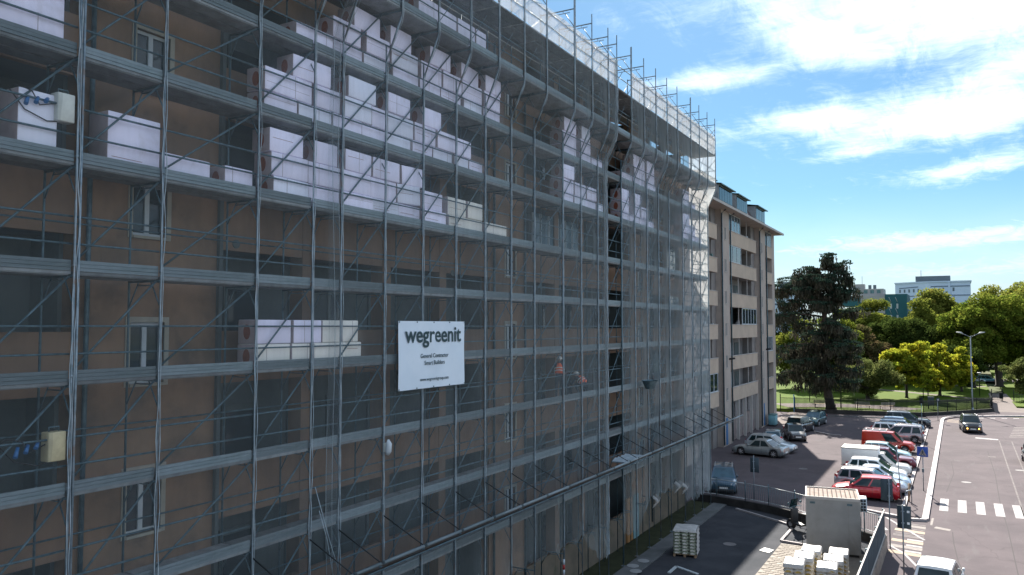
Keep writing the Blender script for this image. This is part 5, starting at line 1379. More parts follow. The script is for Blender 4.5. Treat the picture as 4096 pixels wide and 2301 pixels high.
def yard_bits():
    pbr('pale_board', (0.40, 0.44, 0.46), 0.7)
    t = tag(link('bent_profile', None), 'pale angle shaped metal profile lying on the shaded yard', 'metal profile'); t.location = (0, 0, 0)
    for (p, q) in (((2.2, 35.55), (2.2, 36.65)), ((2.2, 36.65), (3.4, 36.0))):
        P_, Q = Vector((*p, 0)), Vector((*q, 0)); d = (Q - P_).normalized(); nn = Vector((-d.y, d.x, 0)) * .07
        b = MB(); b.prism([tuple((P_ - nn)[:2]), tuple((Q - nn)[:2]), tuple((Q + nn)[:2]), tuple((P_ + nn)[:2])], .006, .05); part('length', b, 'pale_board', t)
    b = MB(); b.prism([(5.0, 41.3), (5.5, 41.1), (5.62, 41.7), (5.12, 41.9)], .01, .03); tag(link('board_offcut', b.mesh('board_offcut', 'foam_y')), 'white square board offcut lying at the cobble edge', 'board')
    for k, (x, y) in enumerate(((.45, 35.6), (.6, 36.6), (.85, 34.9))):
        b = MB(); b.disc((x, y, .078), (0, 0, 1), .28, .014, 18); o = struct('pavement_cover', b, 'grate_grey')
    # shrub line at the foot of the wall
    pbr('door_orange', (0.30, 0.15, 0.05), 0.8); pbr('door_aqua', (0.14, 0.26, 0.28), 0.6)
    b = MB(); b.box(-1.3, -1.2, 39.2, 40.0, .05, 2.3); tag(link('ochre_panel', b.mesh('ochre_panel', 'door_orange')), 'orange brown board leaning under the lifted net', 'board')
    b = MB(); b.box(-1.3, -1.2, 40.1, 40.9, .05, 2.3); tag(link('aqua_door', b.mesh('aqua_door', 'door_aqua')), 'pale aqua door beside the orange brown board', 'door')
    t = thing('rubbish_bin', 'pale blue green wheeled bin against the beige block', 'bin', (-4.55, 93.2, 0))
    pbr('bin_blue', (0.16, 0.34, 0.38), 0.6)
    b = MB(); b.box(-.4, .4, -.6, .6, .15, 1.25); link('tub', bev(b.mesh('tub', 'bin_blue'), .05, 1), t)
    b = MB(); b.box(-.43, .43, -.63, .63, 1.25, 1.36); link('lid', bev(b.mesh('lid', 'green_copper'), .04, 1), t)
    for q in (-.5, .5):
        b = MB(); b.disc((.3, q, .09), (0, 1, 0), .09, .06, 10); part('wheel', b, 'rubber', t)
yard_bits()

# ================================================================ signs and lamps
pbr('sign_blue', (0.012, 0.06, 0.30), 0.5)
pbr('sign_back', (0.035, 0.055, 0.07), 0.6, 0.3)
pbr('galv', (0.20, 0.23, 0.26), 0.5, 0.6)
pbr('sticker', (0.65, 0.68, 0.72), 0.5)
def pole(t, h, r=.03, lean=(0, 0), mat='galv'):
    b = MB(); b.tube([(0, 0, 0), (lean[0], lean[1], h)], r, 8); part('pole', b, mat, t)
def sign_back(name, label, loc, h, w, ph, z0, off, rz, stick=True):
    t = thing(name, label, 'road sign', loc)
    pole(t, h)
    b = MB(); b.box(-w / 2, w / 2, .035, .055, 0, ph); link('plate', bev(b.mesh('plate', 'sign_back'), .006, 1), t, (off, 0, z0), (0, 0, rz))
    for z in (z0 + .25, z0 + ph - .25):
        b = MB(); b.box(-.07, .07, -.02, .05, z - .025, z + .025); part('clamp', b, 'galv', t)
    if stick:
        for z in (.2, .72): 
            b = MB(); b.box(.12, .23, .030, .034, z, z + .1); link('sticker', b.mesh('sticker', 'sticker'), t, (off, 0, z0), (0, 0, rz))
sign_back('road_sign', 'tall dark sign back with two stickers beside the hoarding', (11.56, 40.5, 0), 3.15, .58, 1.02, 2.08, .05, R(-6))
sign_back('road_sign', 'dark sign back in front of the red hatchback', (10.70, 44.9, 0), 3.55, .56, 1.1, 2.40, -.10, R(12), False)
sign_back('road_sign', 'dark shaded sign back behind the railing beyond the pallet', (2.2, 52.9, 0), 2.9, .55, .95, 1.8, .05, R(4), False)
def ped_sign():
    t = thing('crossing_sign', 'blue square pedestrian crossing sign on the kerb island', 'road sign', (11.65, 61.04, .11), R(-6))
    pole(t, 2.95)
    s = .34
    b = MB(); b.box(-s, s, -.06, -.035, 2.3, 2.98); link('plate', bev(b.mesh('plate', 'sign_blue'), .01, 1), t)
    b = MB(); b.face([(-.25, -.063, 2.38), (.25, -.063, 2.38), (0, -.063, 2.86)]); part('triangle', b, 'white_paint', t)
    # striding figure
    fig = MB()
    def seg(p, q, w): 
        P_, Q = Vector((p[0], 0, p[1])), Vector((q[0], 0, q[1])); d = (Q - P_).normalized(); nn = Vector((-d.z, 0, d.x)) * w
        fig.face([tuple(a + Vector((0, -.066, 0))) for a in (P_ - nn, Q - nn, Q + nn, P_ + nn)])
    seg((.0, 2.69), (.0, 2.55), .035); seg((.0, 2.56), (-.09, 2.40), .022); seg((.0, 2.56), (.06, 2.48), .022); seg((.06, 2.48), (.11, 2.40), .02)
    seg((.0, 2.67), (-.08, 2.60), .016); seg((.0, 2.67), (.08, 2.59), .016)
    n = 10; fig.face([(.0 + .032 * math.cos(k * 6.283 / n), -.066, 2.745 + .032 * math.sin(k * 6.283 / n)) for k in range(n)])
    for k in range(3): fig.box(-.2 + k * .15, -.12 + k * .15, -.067, -.064, 2.385, 2.40)
    part('walking_figure', fig, 'sign_back', t)
    b = MB(); b.box(-.06, .06, -.06, .06, 1.25, 1.5); part('box', b, 'steel_dark', t)
ped_sign()
def thin_posts():
    t = thing('road_sign', 'slim post with an edge on blue plate between the parked cars', 'road sign', (10.55, 56.6, .1)); pole(t, 3.5, .03, (-.2, 0))
    b = MB(); b.box(-.03, .03, -.25, .25, 2.9, 3.5); link('plate', bev(b.mesh('plate', 'galv'), .006, 1), t, (-.2, 0, 0))
    t = thing('road_sign', 'slim dark post in the lot kerb far beyond the crossing sign', 'road sign', (10.73, 85.2, .1)); pole(t, 3.8, .032, mat='steel_dark')
    for z in (2.0, 3.2):
        b = MB(); b.disc((.0, -.05, z), (1, .15, 0), .19, .02, 14); part('plate', b, 'rail_white', t)
    t = thing('road_sign', 'small round sign on a thin post by the park wall', 'road sign', (11.62, 106.6, .1)); pole(t, 2.6, .03)
    b = MB(); b.disc((0.05, -.05, 2.5), (.2, 1, 0), .22, .02, 16); part('plate', b, 'sign_back', t)
    b = MB(); b.disc((0.05, -.065, 2.5), (.2, 1, 0), .10, .02, 12); part('face', b, 'rail_white', t)
    t = thing('bollard_hoop', 'tubular hoop barrier at the head of the kerb island', 'barrier', (11.02, 55.5, .11), R(70))
    b = MB(); b.tube([(-.45, 0, 0), (-.45, 0, .85), (-.38, 0, .95), (.38, 0, .95), (.45, 0, .85), (.45, 0, 0)], .03, 8); part('hoop', b, 'galv', t)
    t = thing('timber_post', 'short wooden post leaning at the kerb island', 'post', (10.95, 56.9, .1))
    b = MB(); b.tube([(0, 0, 0), (.06, .1, 1.15)], .06, 8); part('stake', b, 'wood', t)
    t = thing('bin_post', 'small dark litter bin on the park footpath gate', 'bin', (19.15, 136.0, .4))
    b = MB(); b.box(-.25, .25, -.2, .2, .35, 1.2); part('tub', b, 'iron', t); pole(t, .4, .03)
thin_posts()
def street_lamp():
    t = thing('street_lamp', 'tall grey street lamp with two arms by the park corner', 'street lamp', (15.3, 118.6, 0.1))
    b = MB(); b.tube([(0, 0, 0), (0, 0, 2.4), (0, 0, 9.9)], [.12, .10, .06], 10); part('pole', b, 'galv', t)
    b = MB(); b.tube([(0, 0, 0), (0, 0, .7)], .16, 10); part('base', b, 'galv', t)
    for s in (-1, 1):
        b = MB(); b.tube([(0, 0, 9.7), (s * .2, 0, 9.85), (s * .9, 0, 10.2)], .035, 6); part('arm', b, 'galv', t)
        b = MB(); b.tube([(s * .85, 0, 10.18), (s * 1.1, 0, 10.31), (s * 1.62, 0, 10.38)], [.06, .11, .04], 8); part('lamp_head', b, 'rail_white', t)
street_lamp()
def park_lamps():
    for k, (x, y, lab) in enumerate(((.2, 113.4, 'mushroom headed park lamp between the cedar and the round tree'), (9.1, 135.5, 'park lamp standing under the twin yellow trees'), (-4.9, 121, 'park lamp behind the cedar by the beige block'), (16.6, 143.0, 'park lamp near the footpath under the tall trees'))):
        t = thing('park_lamp', lab, 'street lamp', (x, y, .4), 0, 'lamps in the park')
        b = MB(); b.tube([(0, 0, 0), (0, 0, 3.4)], .06, 8); part('pole', b, 'iron', t)
        b = MB(); b.tube([(0, 0, 3.3), (0, 0, 3.5), (0, 0, 3.62)], [.12, .2, .2], 12); part('lantern', b, 'rail_white', t)
        b = MB(); b.tube([(0, 0, 3.62), (0, 0, 3.70)], [.36, .20], 14); part('lamp_cap', b, 'rail_white', t)
park_lamps()

# ================================================================ park
def park():
    b = MB(); b.prism([(-60, 109.2), (-5.0, 109.2), (-4.7, 108.9), (9.9, 111.9), (17.6, 121.6), (17.5, 127), (17.9, 140), (18.3, 160), (18, 230), (-60, 230)], -.05, .42)
    struct('lawn', b, 'lawn')
    b = MB(); b.prism([(20.6, 128), (60, 128), (60, 230), (20.5, 230), (20.2, 150), (20.4, 137)], -.05, .40); struct('lawn', b, 'lawn')
    def strip(pts, w, name='path', mat='gravel', z=.43):
        b = MB()
        L = []
        for k, p in enumerate(pts):
            a = Vector(pts[max(k - 1, 0)]); c = Vector(pts[min(k + 1, len(pts) - 1)]); d = (c - a).normalized(); n = Vector((-d.y, d.x)) * w / 2
            L.append((Vector(p) - n, Vector(p) + n))
        for (a, c), (e, f) in zip(L, L[1:]): b.face([(*a, z), (*e, z), (*f, z), (*c, z)])
        struct(name, b, mat)
    strip([(-7.5, 113.5), (-4, 115.8), (0, 117.5), (4, 117.8), (8.5, 115.5)], 5.2)
    strip([(-2, 152), (4, 148.5), (10, 143), (14, 139.5), (18, 137.4)], 1.6)
    strip([(-20, 176), (0, 172), (10, 168), (18, 166)], 2.2)
    b = MB(); b.face([(18.0, 120.5, .02), (24, 122.8, .02), (22.0, 133, .2), (20.6, 137.4, .44), (20.4, 150, .44), (17.9, 150, .44), (17.85, 136, .44), (17.6, 128, .2)][::1]); struct('path', b, 'gravel')
    b = MB(); b.face([(8, 183, .44), (40, 180, .44), (40, 190, .44), (8, 194, .44)]); struct('road', b, 'asphalt')
    # low wall and iron picket fence along the footway
    t = thing('park_fence', 'black iron picket fence on a dark wall around the park', 'fence')
    pts = [(-4.9, 108.95), (9.9, 111.9)]
    arc = [(9.9, 111.9), (11.5, 113.6), (13.5, 116.2), (15.8, 119.2), (17.6, 121.7)]
    allp = [pts[0], (-1.2, 109.7), (2.5, 110.4), (6.2, 111.15)] + arc + [(17.55, 126.5), (17.85, 134.5)]
    bar = MB(); bar.tube([(0, 0, .55), (0, 0, 1.98)], .034, 4); bar = bar.mesh('picket', 'iron')
    n = 0; rest = MB()
    for i, (a, c) in enumerate(zip(allp, allp[1:])):
        p, q = Vector((*a, 0)), Vector((*c, 0)); d = (q - p).normalized(); nn = Vector((-d.y, d.x, 0)) * .15; L = (q - p).length
        b = MB(); b.prism([tuple((p - nn)[:2]), tuple((q - nn)[:2]), tuple((q + nn)[:2]), tuple((p + nn)[:2])], -.05, .52); part('low_wall', b, 'wall_dark', t)
        for z in (.66, 1.82):
            b = MB(); b.tube([p + Vector((0, 0, z)), q + Vector((0, 0, z))], .022, 5); part('rail', b, 'iron', t)
        for k in range(max(1, int(L / 1.55))):
            b = MB(); pp = p + d * (L * k / max(1, int(L / 1.55))); b.tube([pp + Vector((0, 0, .5)), pp + Vector((0, 0, 2.05))], .04, 5); part('post', b, 'iron', t)
        for k in range(int(L / .14)):
            pp = p + d * (.07 + k * .14)
            if n < 300: link('picket', bar, t, tuple(pp)); n += 1
            else: rest.tube([pp + Vector((0, 0, .55)), pp + Vector((0, 0, 1.98))], .034, 4)
    o = part('distant_pickets', rest, 'iron', t); o['kind'] = 'stuff'
    t = thing('park_gate', 'iron gate across the park footpath', 'gate', (17.95, 135.3, .42))
    for x in (0, 1.35, 2.7):
        b = MB(); b.tube([(x, 0, 0), (x, 0, 1.75)], .05, 6); part('post', b, 'iron', t)
    for z in (.15, 1.45):
        b = MB(); b.tube([(0, 0, z), (1.35, .05, z)], .025, 5); part('rail', b, 'iron', t)
    for k in range(9):
        b = MB(); b.tube([(.14 + k * .14, 0, .15), (.14 + k * .14, 0, 1.45)], .014, 4); part('picket', b, 'iron', t)
    t = thing('park_gate', 'narrow iron side gate next to the beige block', 'gate', (-6.6, 108.4, .1))
    for x in (0, 1.7):
        b = MB(); b.tube([(x, 0, 0), (x, 0, 2.3)], .06, 6); part('post', b, 'blue_door' if x else 'iron', t)
    for k in range(11):
        b = MB(); b.tube([(.12 + k * .14, 0, .2), (.12 + k * .14, 0, 1.9)], .018, 4); part('picket', b, 'iron', t)
    for z in (.3, 1.8):
        b = MB(); b.tube([(0, 0, z), (1.7, 0, z)], .022, 5); part('rail', b, 'iron', t)
    t = thing('garden_fence', 'short iron fence beyond the footpath under the leafy bush', 'fence', (20.7, 134.0, .4))
    for k in range(30):
        b = MB(); b.tube([(k * .2, k * .02, 0), (k * .2, k * .02, 1.3)], .016, 4); part('picket', b, 'iron', t)
    for z in (.15, 1.15):
        b = MB(); b.tube([(0, 0, z), (6, .6, z)], .025, 5); part('rail', b, 'iron', t)
    # benches
    def bench(label, x, y, rz):
        t = thing('park_bench', label, 'bench', (x, y, .43), rz, 'benches on the gravel path')
        for k in range(3): bpart('seat_slat', -.95, .95, -.22 + k * .16, -.09 + k * .16, .42, .46, 'wood', t)
        for k in range(3): bpart('back_slat', -.95, .95, .24, .28, .55 + k * .14, .66 + k * .14, 'beige_dark', t)
        for x_ in (-.8, .8):
            b = MB(); b.tube([(x_, -.2, 0), (x_, -.2, .42), (x_, .26, .42), (x_, .26, .98)], .03, 5); b.tube([(x_, .26, .42), (x_, .3, 0)], .03, 5); part('leg', b, 'iron', t)
    bench('slatted bench just behind the cedar trunk', -2.3, 113.6, R(176))
    bench('slatted bench facing the gravel, halfway along the fence', 2.75, 113.8, R(180))
    bench('angled slatted bench close to the gravel end', 5.6, 114.6, R(215))
    t = thing('litter_bin', 'dark litter bin on the lawn near the small yellow tree', 'bin', (9.2, 125, .42))
    b = MB(); b.tube([(0, 0, 0), (0, 0, .9)], .25, 10); part('tub', b, 'iron', t)
    t = thing('notice_board', 'dark notice box on posts inside the fence', 'board', (10.6, 118, .42))
    b = MB(); b.box(-.35, .35, -.08, .08, .5, 1.6); part('panel', b, 'sign_back', t)
    for x in (-.3, .3):
        b = MB(); b.tube([(x, 0, 0), (x, 0, .5)], .03, 5); part('leg', b, 'iron', t)
    # distant parked cars glimpsed beneath the trees
    make_car('distant pale car under the tall trees', 'car', 'parked_car', P('paint_far', (0.40, 0.44, 0.48), .4), (16.2, 182), R(20), group='cars glimpsed under the trees')
    make_car('distant teal car beneath the tall trees', 'car', 'parked_car', P('paint_far2', (0.05, 0.20, 0.24), .4), (18.6, 184.5), R(10), group='cars glimpsed under the trees')
park()

# ================================================================ trees
leaf_mat('leaf_green', (0.075, 0.115, 0.016), (0.15, 0.175, 0.026), .5, (0.19, 0.18, 0.03))
leaf_mat('leaf_dark', (0.032, 0.052, 0.012), (0.055, 0.075, 0.018), .4)
leaf_mat('leaf_yellow', (0.19, 0.235, 0.024), (0.32, 0.31, 0.028), .55, (0.46, 0.31, 0.018))
leaf_mat('leaf_lime', (0.10, 0.125, 0.022), (0.16, 0.175, 0.03), .52)
leaf_mat('leaf_plane', (0.13, 0.16, 0.03), (0.20, 0.21, 0.045), .5, (0.24, 0.17, 0.03))
leaf_mat('leaf_rust', (0.12, 0.085, 0.045), (0.09, 0.10, 0.035), .4)
leaf_mat('leaf_grey', (0.09, 0.115, 0.035), (0.14, 0.15, 0.05), .45)
leaf_mat('needle', (0.026, 0.054, 0.040), (0.042, 0.066, 0.046), .25, (0.060, 0.055, 0.042))
leaf_mat('needle_brown', (0.045, 0.052, 0.038), (0.066, 0.060, 0.046), .3, (0.03, 0.055, 0.036))
pbr('bark', (0.055, 0.042, 0.035), 0.95, var=(0.03, 0.024, 0.02), vscale=4)

def leaf_cloud(clusters, size, per, flat=.6, drop=0.0, rng=None):
    """many small leaf sprays scattered through each clump"""
    b = MB(); V, Fc = b.v, b.f
    for (c, r) in clusters:
        n = int(per * r * r)
        for _ in range(n):
            while True:
                d = Vector((rng.uniform(-1, 1), rng.uniform(-1, 1), rng.uniform(-1, 1)))
                if .02 < d.length < 1: break
            d = d.normalized() * (rng.random() ** .45)
            p = Vector(c) + Vector((d.x * r, d.y * r, d.z * r * flat))
            s = size * rng.uniform(.6, 1.35)
            u = Vector((rng.gauss(0, 1), rng.gauss(0, 1), rng.gauss(0, .7))).normalized()
            w = u.cross(Vector((rng.gauss(0, 1), rng.gauss(0, 1), rng.gauss(0, 1)))).normalized()
            if drop: 
                w = Vector((rng.gauss(0, .3), rng.gauss(0, .3), -1)).normalized() ; u = Vector((rng.gauss(0, 1), rng.gauss(0, 1), 0)).normalized()
                a = p; e = p + w * s * 2.6; k = u * s * .32
                i = len(V); V += [tuple(a - k), tuple(a + k), tuple(e + k * .3), tuple(e - k * .3)]
            else:
                i = len(V); V += [tuple(p - u * s * .5), tuple(p + w * s * .36), tuple(p + u * s * .5), tuple(p - w * s * .36)]
            Fc.append((i, i + 1, i + 2, i + 3)); b.mi.append(0); b.sm.append(False)
    return b

def tree(label, loc, H, R_, mat, trunk_h=None, rz_scale=(1, 1), clumps=38, size=.34, per=240, name='tree', base_r=None, lean=(0, 0), seed=1, zlow=.28, limbs=7, group='trees in the park', shape='round'):
    rng = random.Random(seed)
    t = thing(name, label, 'tree', loc, 0, group)
    th = trunk_h if trunk_h is not None else H * .3
    br = base_r or H * .022
    cz = (H + H * zlow) / 2; hz = (H - H * zlow) / 2
    cl = []
    for k in range(clumps):
        while True:
            d = Vector((rng.uniform(-1, 1), rng.uniform(-1, 1), rng.uniform(-1, 1)))
            if .35 < d.length < 1: break
        d = d.normalized() * (.50 + .62 * rng.random() ** 1.4)
        x, y, z = d.x * R_ * rz_scale[0], d.y * R_ * rz_scale[1], cz + d.z * hz
        if shape == 'upright': x *= 1.15 - .6 * max(0, (z - cz) / hz); y *= 1.15 - .6 * max(0, (z - cz) / hz)
        if shape == 'flat' and z < cz: x *= .8
        if shape == 'spiky':
            z += rng.uniform(0, .12) * H * max(0, d.z); cl.append(((x * 1.04, y, z), R_ * rng.uniform(.11, .27))); continue
        cl.append(((x + lean[0] * z / H, y + lean[1] * z / H, z), R_ * rng.uniform(.16, .44)))
    b = leaf_cloud(cl, size, per, .72, 0, rng)
    part('crown', b, mat, t)
    b = MB()
    top_ = Vector((lean[0] * .8, lean[1] * .8, H * .72))
    b.tube([(0, 0, -.05), (0, 0, .25), (lean[0] * .2, lean[1] * .2, th), tuple(top_)], [br * 1.5, br * 1.05, br * .8, br * .2], 8)
    for k in range(limbs):
        c, r = cl[rng.randrange(len(cl))]
        s = rng.uniform(th * .8, H * .5); p0 = Vector((lean[0] * s / H, lean[1] * s / H, s))
        m_ = p0.lerp(Vector(c), .5) + Vector((0, 0, -.4))
        b.tube([p0, m_, Vector(c)], [br * .42, br * .28, br * .08], 6)
    part('trunk', b, 'bark', t)
    return t

def cedar():
    rng = random.Random(21)
    t = thing('cedar_tree', 'tall dark drooping cedar standing in front of the park fence gate', 'tree', (-.75, 110.9, .42), 0, 'trees in the park')
    b = MB(); b.tube([(0, 0, -.1), (0, 0, .3), (-.4, 0, 2.5), (-.9, .1, 8), (-.4, 0, 14), (1.2, 0, 18.6)], [.85, .62, .52, .42, .25, .06], 10)
    cl = []
    def bough(z, dx, dy, L, up):
        p0 = Vector((-.6, 0, z)); d = Vector((dx, dy, up)).normalized(); pts = [p0]; 
        for k in range(1, 7):
            s = k / 6; q = p0 + d * L * s + Vector((0, 0, -L * .16 * s * s)); pts.append(q)
            if k > 1:
                for _ in range(3):
                    cl.append(((q.x + rng.gauss(0, .45), q.y + rng.gauss(0, .6), q.z + rng.gauss(-.1, .18)), rng.uniform(.4, .85)))
        b.tube(pts, [.16 * (1 - .13 * k) for k in range(7)], 6)
    for k in range(34):
        z = 3.4 + k * .43; a = k * 2.4 + rng.uniform(-.3, .3)
        env = 5.2 if z < 13 else 5.2 - (z - 13) * .62
        ca = math.cos(a); bough(z, ca * 1.15 - .18, math.sin(a), env * rng.uniform(.7, 1.05) * (1.32 if ca < -.2 else .85), rng.uniform(.05, .4))
    for (z, dx, L, up) in ((17.3, 1, 3.4, .35), (18.3, 1, 3.0, .5), (18.2, -1, 2.6, .3), (17.0, -1, 4.6, .3), (16.2, -1, 5.6, .32), (15.4, -1, 6.6, .3), (19, .4, 1.8, .8), (16.9, .9, 3.8, .14), (14.6, -1, 7.0, .34), (15.6, 1, 3.6, .1), (16.6, -1, 3.4, .42), (13.6, -1, 7.0, .2)):
        p = bough(z, dx, rng.uniform(-.3, .3), L, up)
    part('trunk', b, 'bark', t)
    cr = leaf_cloud(cl, .24, 92, .26, 0, rng)
    part('crown', cr, 'needle', t)
    # hanging sprays
    dr = [((x, y, z - .35), r * .9) for ((x, y, z), r) in cl if rng.random() < .75]
    # long curtains low down on the building side
    for _ in range(34): dr.append(((rng.uniform(-5.6, -.4), rng.uniform(-2, 2), rng.uniform(2.6, 9)), rng.uniform(.6, 1.1)))
    for _ in range(16): dr.append(((rng.uniform(.2, 3.0), rng.uniform(-2, 2), rng.uniform(4.2, 11)), rng.uniform(.5, .95)))
    part('drooping_sprays', leaf_cloud(dr, .26, 70, .75, 1, rng), 'needle_brown', t)
cedar()
tree('round grey green tree with low foliage right beside the cedar lamp', (2.1, 128.0, .42), 5.6, 4.1, 'leaf_grey', 1.2, seed=2, zlow=.13, clumps=44, size=.28, per=300, base_r=.28)
tree('bright yellow green tree whose slim trunk shows on the lawn', (6.9, 134.6, .42), 7.8, 4.2, 'leaf_yellow', 3.0, seed=3, zlow=.24, clumps=85, size=.36, per=330, shape='spiky', base_r=.2)
tree('bright yellow tree beside the street lamp, wider of the yellow pair', (11.2, 141.5, .42), 7.7, 4.1, 'leaf_yellow', 2.6, seed=4, zlow=.16, clumps=95, size=.36, per=330, shape='spiky', base_r=.22)
tree('small young yellow tree in front of the taller yellow pair', (9.9, 130.5, .42), 4.4, 1.8, 'leaf_yellow', 1.9, seed=5, zlow=.30, clumps=34, size=.26, per=480, shape='spiky', base_r=.08)
tree('dark dense evergreen crown spreading behind the yellow trees', (4.8, 168, .42), 12.0, 6.6, 'leaf_dark', 3.0, (1.1, 1), seed=6, zlow=.18, clumps=60, size=.42, per=190, shape='flat')
tree('pale rounded plane tree in front of the white apartment tower', (8.6, 226, .42), 18.6, 7.8, 'leaf_plane', 6, seed=7, zlow=.22, clumps=70, size=.55, per=110)
tree('yellowing tree just below the pale rounded plane tree', (6.4, 200, .42), 15.0, 5.4, 'leaf_lime', 4, seed=8, zlow=.22, clumps=52, size=.46, per=150)
tree('big green tree with a thick leaning trunk by the footpath', (20.2, 168.5, .42), 14.8, 6.4, 'leaf_green', 7.0, seed=9, zlow=.33, clumps=74, size=.42, per=170, base_r=.62, lean=(-1.2, 0))
tree('broad green tree between the street lamp and the leaning trunk', (15.9, 163, .42), 13.0, 5.8, 'leaf_green', 4.6, seed=10, zlow=.30, clumps=64, size=.40, per=180, base_r=.5)
tree('wide olive green canopy rising highest above the park', (27.5, 226, .42), 20.2, 10.5, 'leaf_plane', 8, seed=11, zlow=.3, clumps=90, size=.55, per=85)
tree('tall olive canopy at the street end of the park skyline', (36, 214, .42), 21, 10, 'leaf_plane', 8, seed=12, zlow=.28, clumps=70, size=.55, per=95)
tree('mid green tree under the olive canopy, next to the plane tree', (13.9, 190, .42), 12.2, 5.4, 'leaf_lime', 4, seed=13, zlow=.25, clumps=48, size=.42, per=170)
tree('leafy light bush tree at the street edge of the park', (22.8, 139.5, .42), 6.4, 3.4, 'leaf_grey', 1.4, seed=14, zlow=.08, clumps=44, size=.28, per=320, base_r=.16)
tree('lime green tree below the teal apartment block', (-3.4, 186, .42), 16.4, 5.2, 'leaf_lime', 5, seed=15, zlow=.25, clumps=54, size=.40, per=180)
tree('small dome shaped lime tree low before the teal block', (-1.2, 196, .42), 11.2, 2.4, 'leaf_lime', 3, seed=16, zlow=.3, clumps=26, size=.36, per=260)
tree('rust tinged tree between the cedar and the dark evergreen', (-.9, 160, .42), 10.6, 4.2, 'leaf_rust', 3, seed=17, zlow=.12, clumps=48, size=.36, per=210, shape='upright')
tree('dark green tree crowding behind the cedar crown', (-3.8, 143, .42), 10.5, 4.4, 'leaf_dark', 3, seed=18, zlow=.12, clumps=48, size=.34, per=220)
tree('olive yellow tree showing between the beige block and the cedar', (-10.2, 146, .42), 12.0, 4.6, 'leaf_lime', 3, seed=19, zlow=.1, clumps=48, size=.34, per=220)
tree('green tree behind the cedar on the lawn side', (-6.6, 158, .42), 13.0, 4.6, 'leaf_green', 3, seed=20, zlow=.12, clumps=48, size=.36, per=210)
tree('shady tree filling the gap under the plane tree', (9.3, 178, .42), 10, 5.0, 'leaf_green', 3, seed=22, zlow=.12, clumps=48, size=.40, per=190)
tree('dark tree behind the street lamp pole', (14.2, 152, .42), 8.0, 3.4, 'leaf_dark', 2.4, seed=23, zlow=.16, clumps=40, size=.34, per=240)
tree('tall green tree at the street edge of the park', (26.2, 172, .42), 15.5, 7, 'leaf_green', 5, seed=24, zlow=.26, clumps=64, size=.42, per=170)
def woods():
    rng = random.Random(31); cl = []
    for k in range(150):
        x = rng.uniform(-70, 90); cl.append(((x, 245 + rng.uniform(-8, 20), rng.uniform(2, 9)), rng.uniform(2.5, 5)))
    o = link('distant_trees', leaf_cloud(cl, .9, 22, .9, 0, rng).mesh('distant_trees', 'leaf_dark')); o['kind'] = 'stuff'
woods()

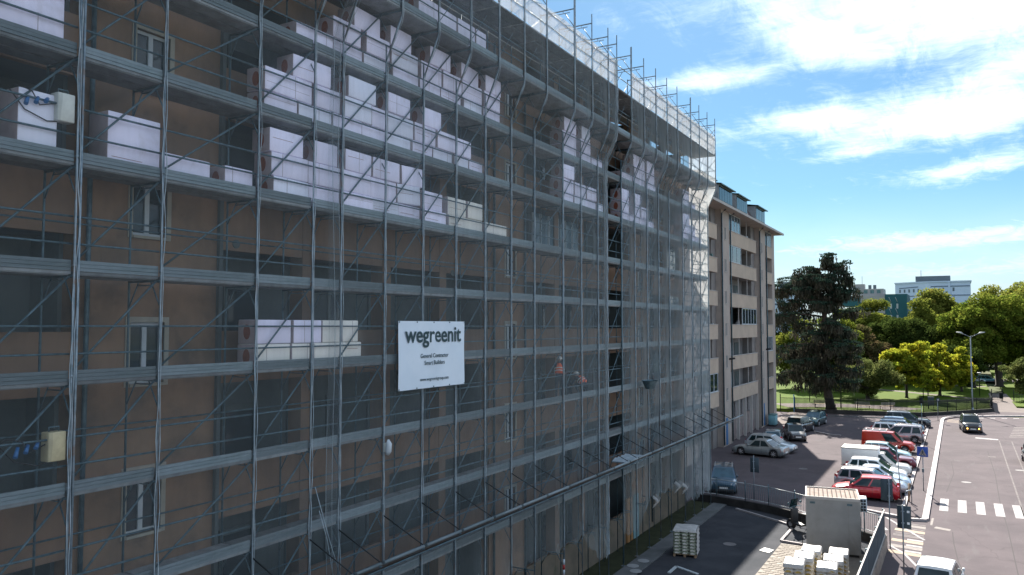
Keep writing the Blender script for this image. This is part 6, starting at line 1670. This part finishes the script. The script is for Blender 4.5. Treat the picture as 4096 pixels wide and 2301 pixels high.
# ================================================================ far buildings
pbr('teal_wall', (0.015, 0.095, 0.115), 0.8, var=(0.012, 0.08, 0.10), vscale=0.2)
pbr('far_concrete', (0.34, 0.33, 0.32), 0.85, var=(0.28, 0.275, 0.27), vscale=0.3)
pbr('far_white', (0.46, 0.56, 0.68), 0.8, var=(0.42, 0.52, 0.63), vscale=0.15)
pbr('far_band', (0.10, 0.14, 0.20), 0.7)
pbr('far_roof', (0.09, 0.12, 0.14), 0.6)
def far_blocks():
    t = thing('teal_block', 'teal apartment block with grey balconies behind the trees', 'building', (0, 230, -4.75))
    bpart('wall', -2.7, 2.5, 0, 14, 0, 24.4, 'teal_wall', t)
    for k in range(7):
        for x in (-1.3, .2):
            w = bpart('window', x - .22, x + .22, -.05, .02, 20.6 - k * 2.95, 21.9 - k * 2.95, 'rail_white', t)
            b = MB(); b.tube([(x - .45, -.1, 23.6 - k * 2.95), (x + .1, -.1, 22.2 - k * 2.95)], .05, 4); part('awning_rod', b, 'rail_white', w)
    bpart('wall', -9.9, -2.72, 1.2, 14, 0, 24.6, 'far_concrete', t)
    bpart('teal_band', -13.8, -8.6, .6, 14, 21.4, 23.9, 'teal_wall', t)
    for k in range(8):
        z = 22.3 - k * 2.95
        p = bpart('balcony', -8.6, -2.72, -.2, 1.2, z, z + 1.7, 'far_concrete', t)
        for x in (-7.6, -5.2): bpart('window', x, x + 1.7, 1.1, 1.18, z - 1.15, z - .05, 'far_roof', t)
    bpart('roof_storey', -12.2, -3.2, 2.5, 10, 24.6, 26.0, 'far_concrete', t)
    for x in (-11.8, -10.9, -7.0, -5.8): bpart('chimney', x, x + .7, 4, 5, 26.0, 27.1, 'far_roof', t)
    bpart('lift_house', -10.5, -8.0, 4, 7, 26.0, 27.4, 'far_concrete', t)
    for k in range(4): bpart('window', -9.6 + k * 1.6, -8.7 + k * 1.6, 2.4, 2.48, 24.8, 25.7, 'green_copper', t)
    b = MB(); b.tube([(-8.6, 5, 27), (-8.6, 5, 29.6)], .04, 4); part('aerial', b, 'iron', t)
    t = thing('white_tower', 'large pale blue white apartment building with dark window bands', 'building', (0, 300, 0))
    def prismw(poly, z0, z1, mat, nm):
        b = MB(); b.prism(poly, z0, z1); part(nm, b, mat, t)
    prismw([(-4.9, 6), (5.4, 0), (17.8, 0), (17.8, 16), (-4.9, 16)], 0, 25.9, 'far_white', 'wall')
    prismw([(-5.1, 5.8), (5.4, -.25), (18.1, -.25), (18.1, 16), (-5.1, 16)], 25.9, 26.3, 'far_white', 'parapet')
    prismw([(1.6, 3), (12, 3), (12, 12), (1.6, 12)], 26.3, 28.2, 'far_roof', 'roof_storey')
    for k in range(8):
        z = 24.35 - k * 3.0
        bpart('window_band', 6.2, 11.3, -.1, .02, z, z + .32, 'far_band', t); bpart('window_band', 12.0, 17.6, -.1, .02, z, z + .32, 'far_band', t)
        for x in (9.6, 12.6): bpart('window', x, x + .55, -.08, .02, z - 1.5, z - .3, 'far_roof', t)
        b = MB(); b.face([(-3.6, 5.15, z - .25), (2.4, 1.65, z + .05), (2.4, 1.65, z + .35), (-3.6, 5.15, z + .05)]); part('window_band', b, 'far_band', t)
        for q in range(5):
            x = -3.6 + q * 1.45; y = 6 - (x + 4.9) * 6 / 10.3 - .08
            b = MB(); b.face([(x, y, z - 1.6), (x + .5, y - .29, z - 1.6), (x + .5, y - .29, z - .5), (x, y, z - .5)]); part('window', b, 'far_roof', t)
    b = MB(); b.tube([(3.2, 6, 28.2), (3.2, 6, 30.5)], .06, 4); part('aerial', b, 'iron', t)
    bpart('pilaster', 11.35, 11.9, -.3, 0, 0, 25.9, 'far_white', t)
    t = thing('pale_block', 'pale distant apartment block peeping past the beige block', 'building', (-38, 250, 0))
    bpart('wall', 0, 9.5, 0, 12, 0, 22.6, 'far_white', t)
    for k in range(7): bpart('window_band', .6, 9.2, -.05, .02, 20.6 - k * 3, 21.2 - k * 3, 'far_band', t)
    bpart('roof_storey', 4, 9, 3, 9, 22.6, 24.8, 'far_roof', t)
far_blocks()
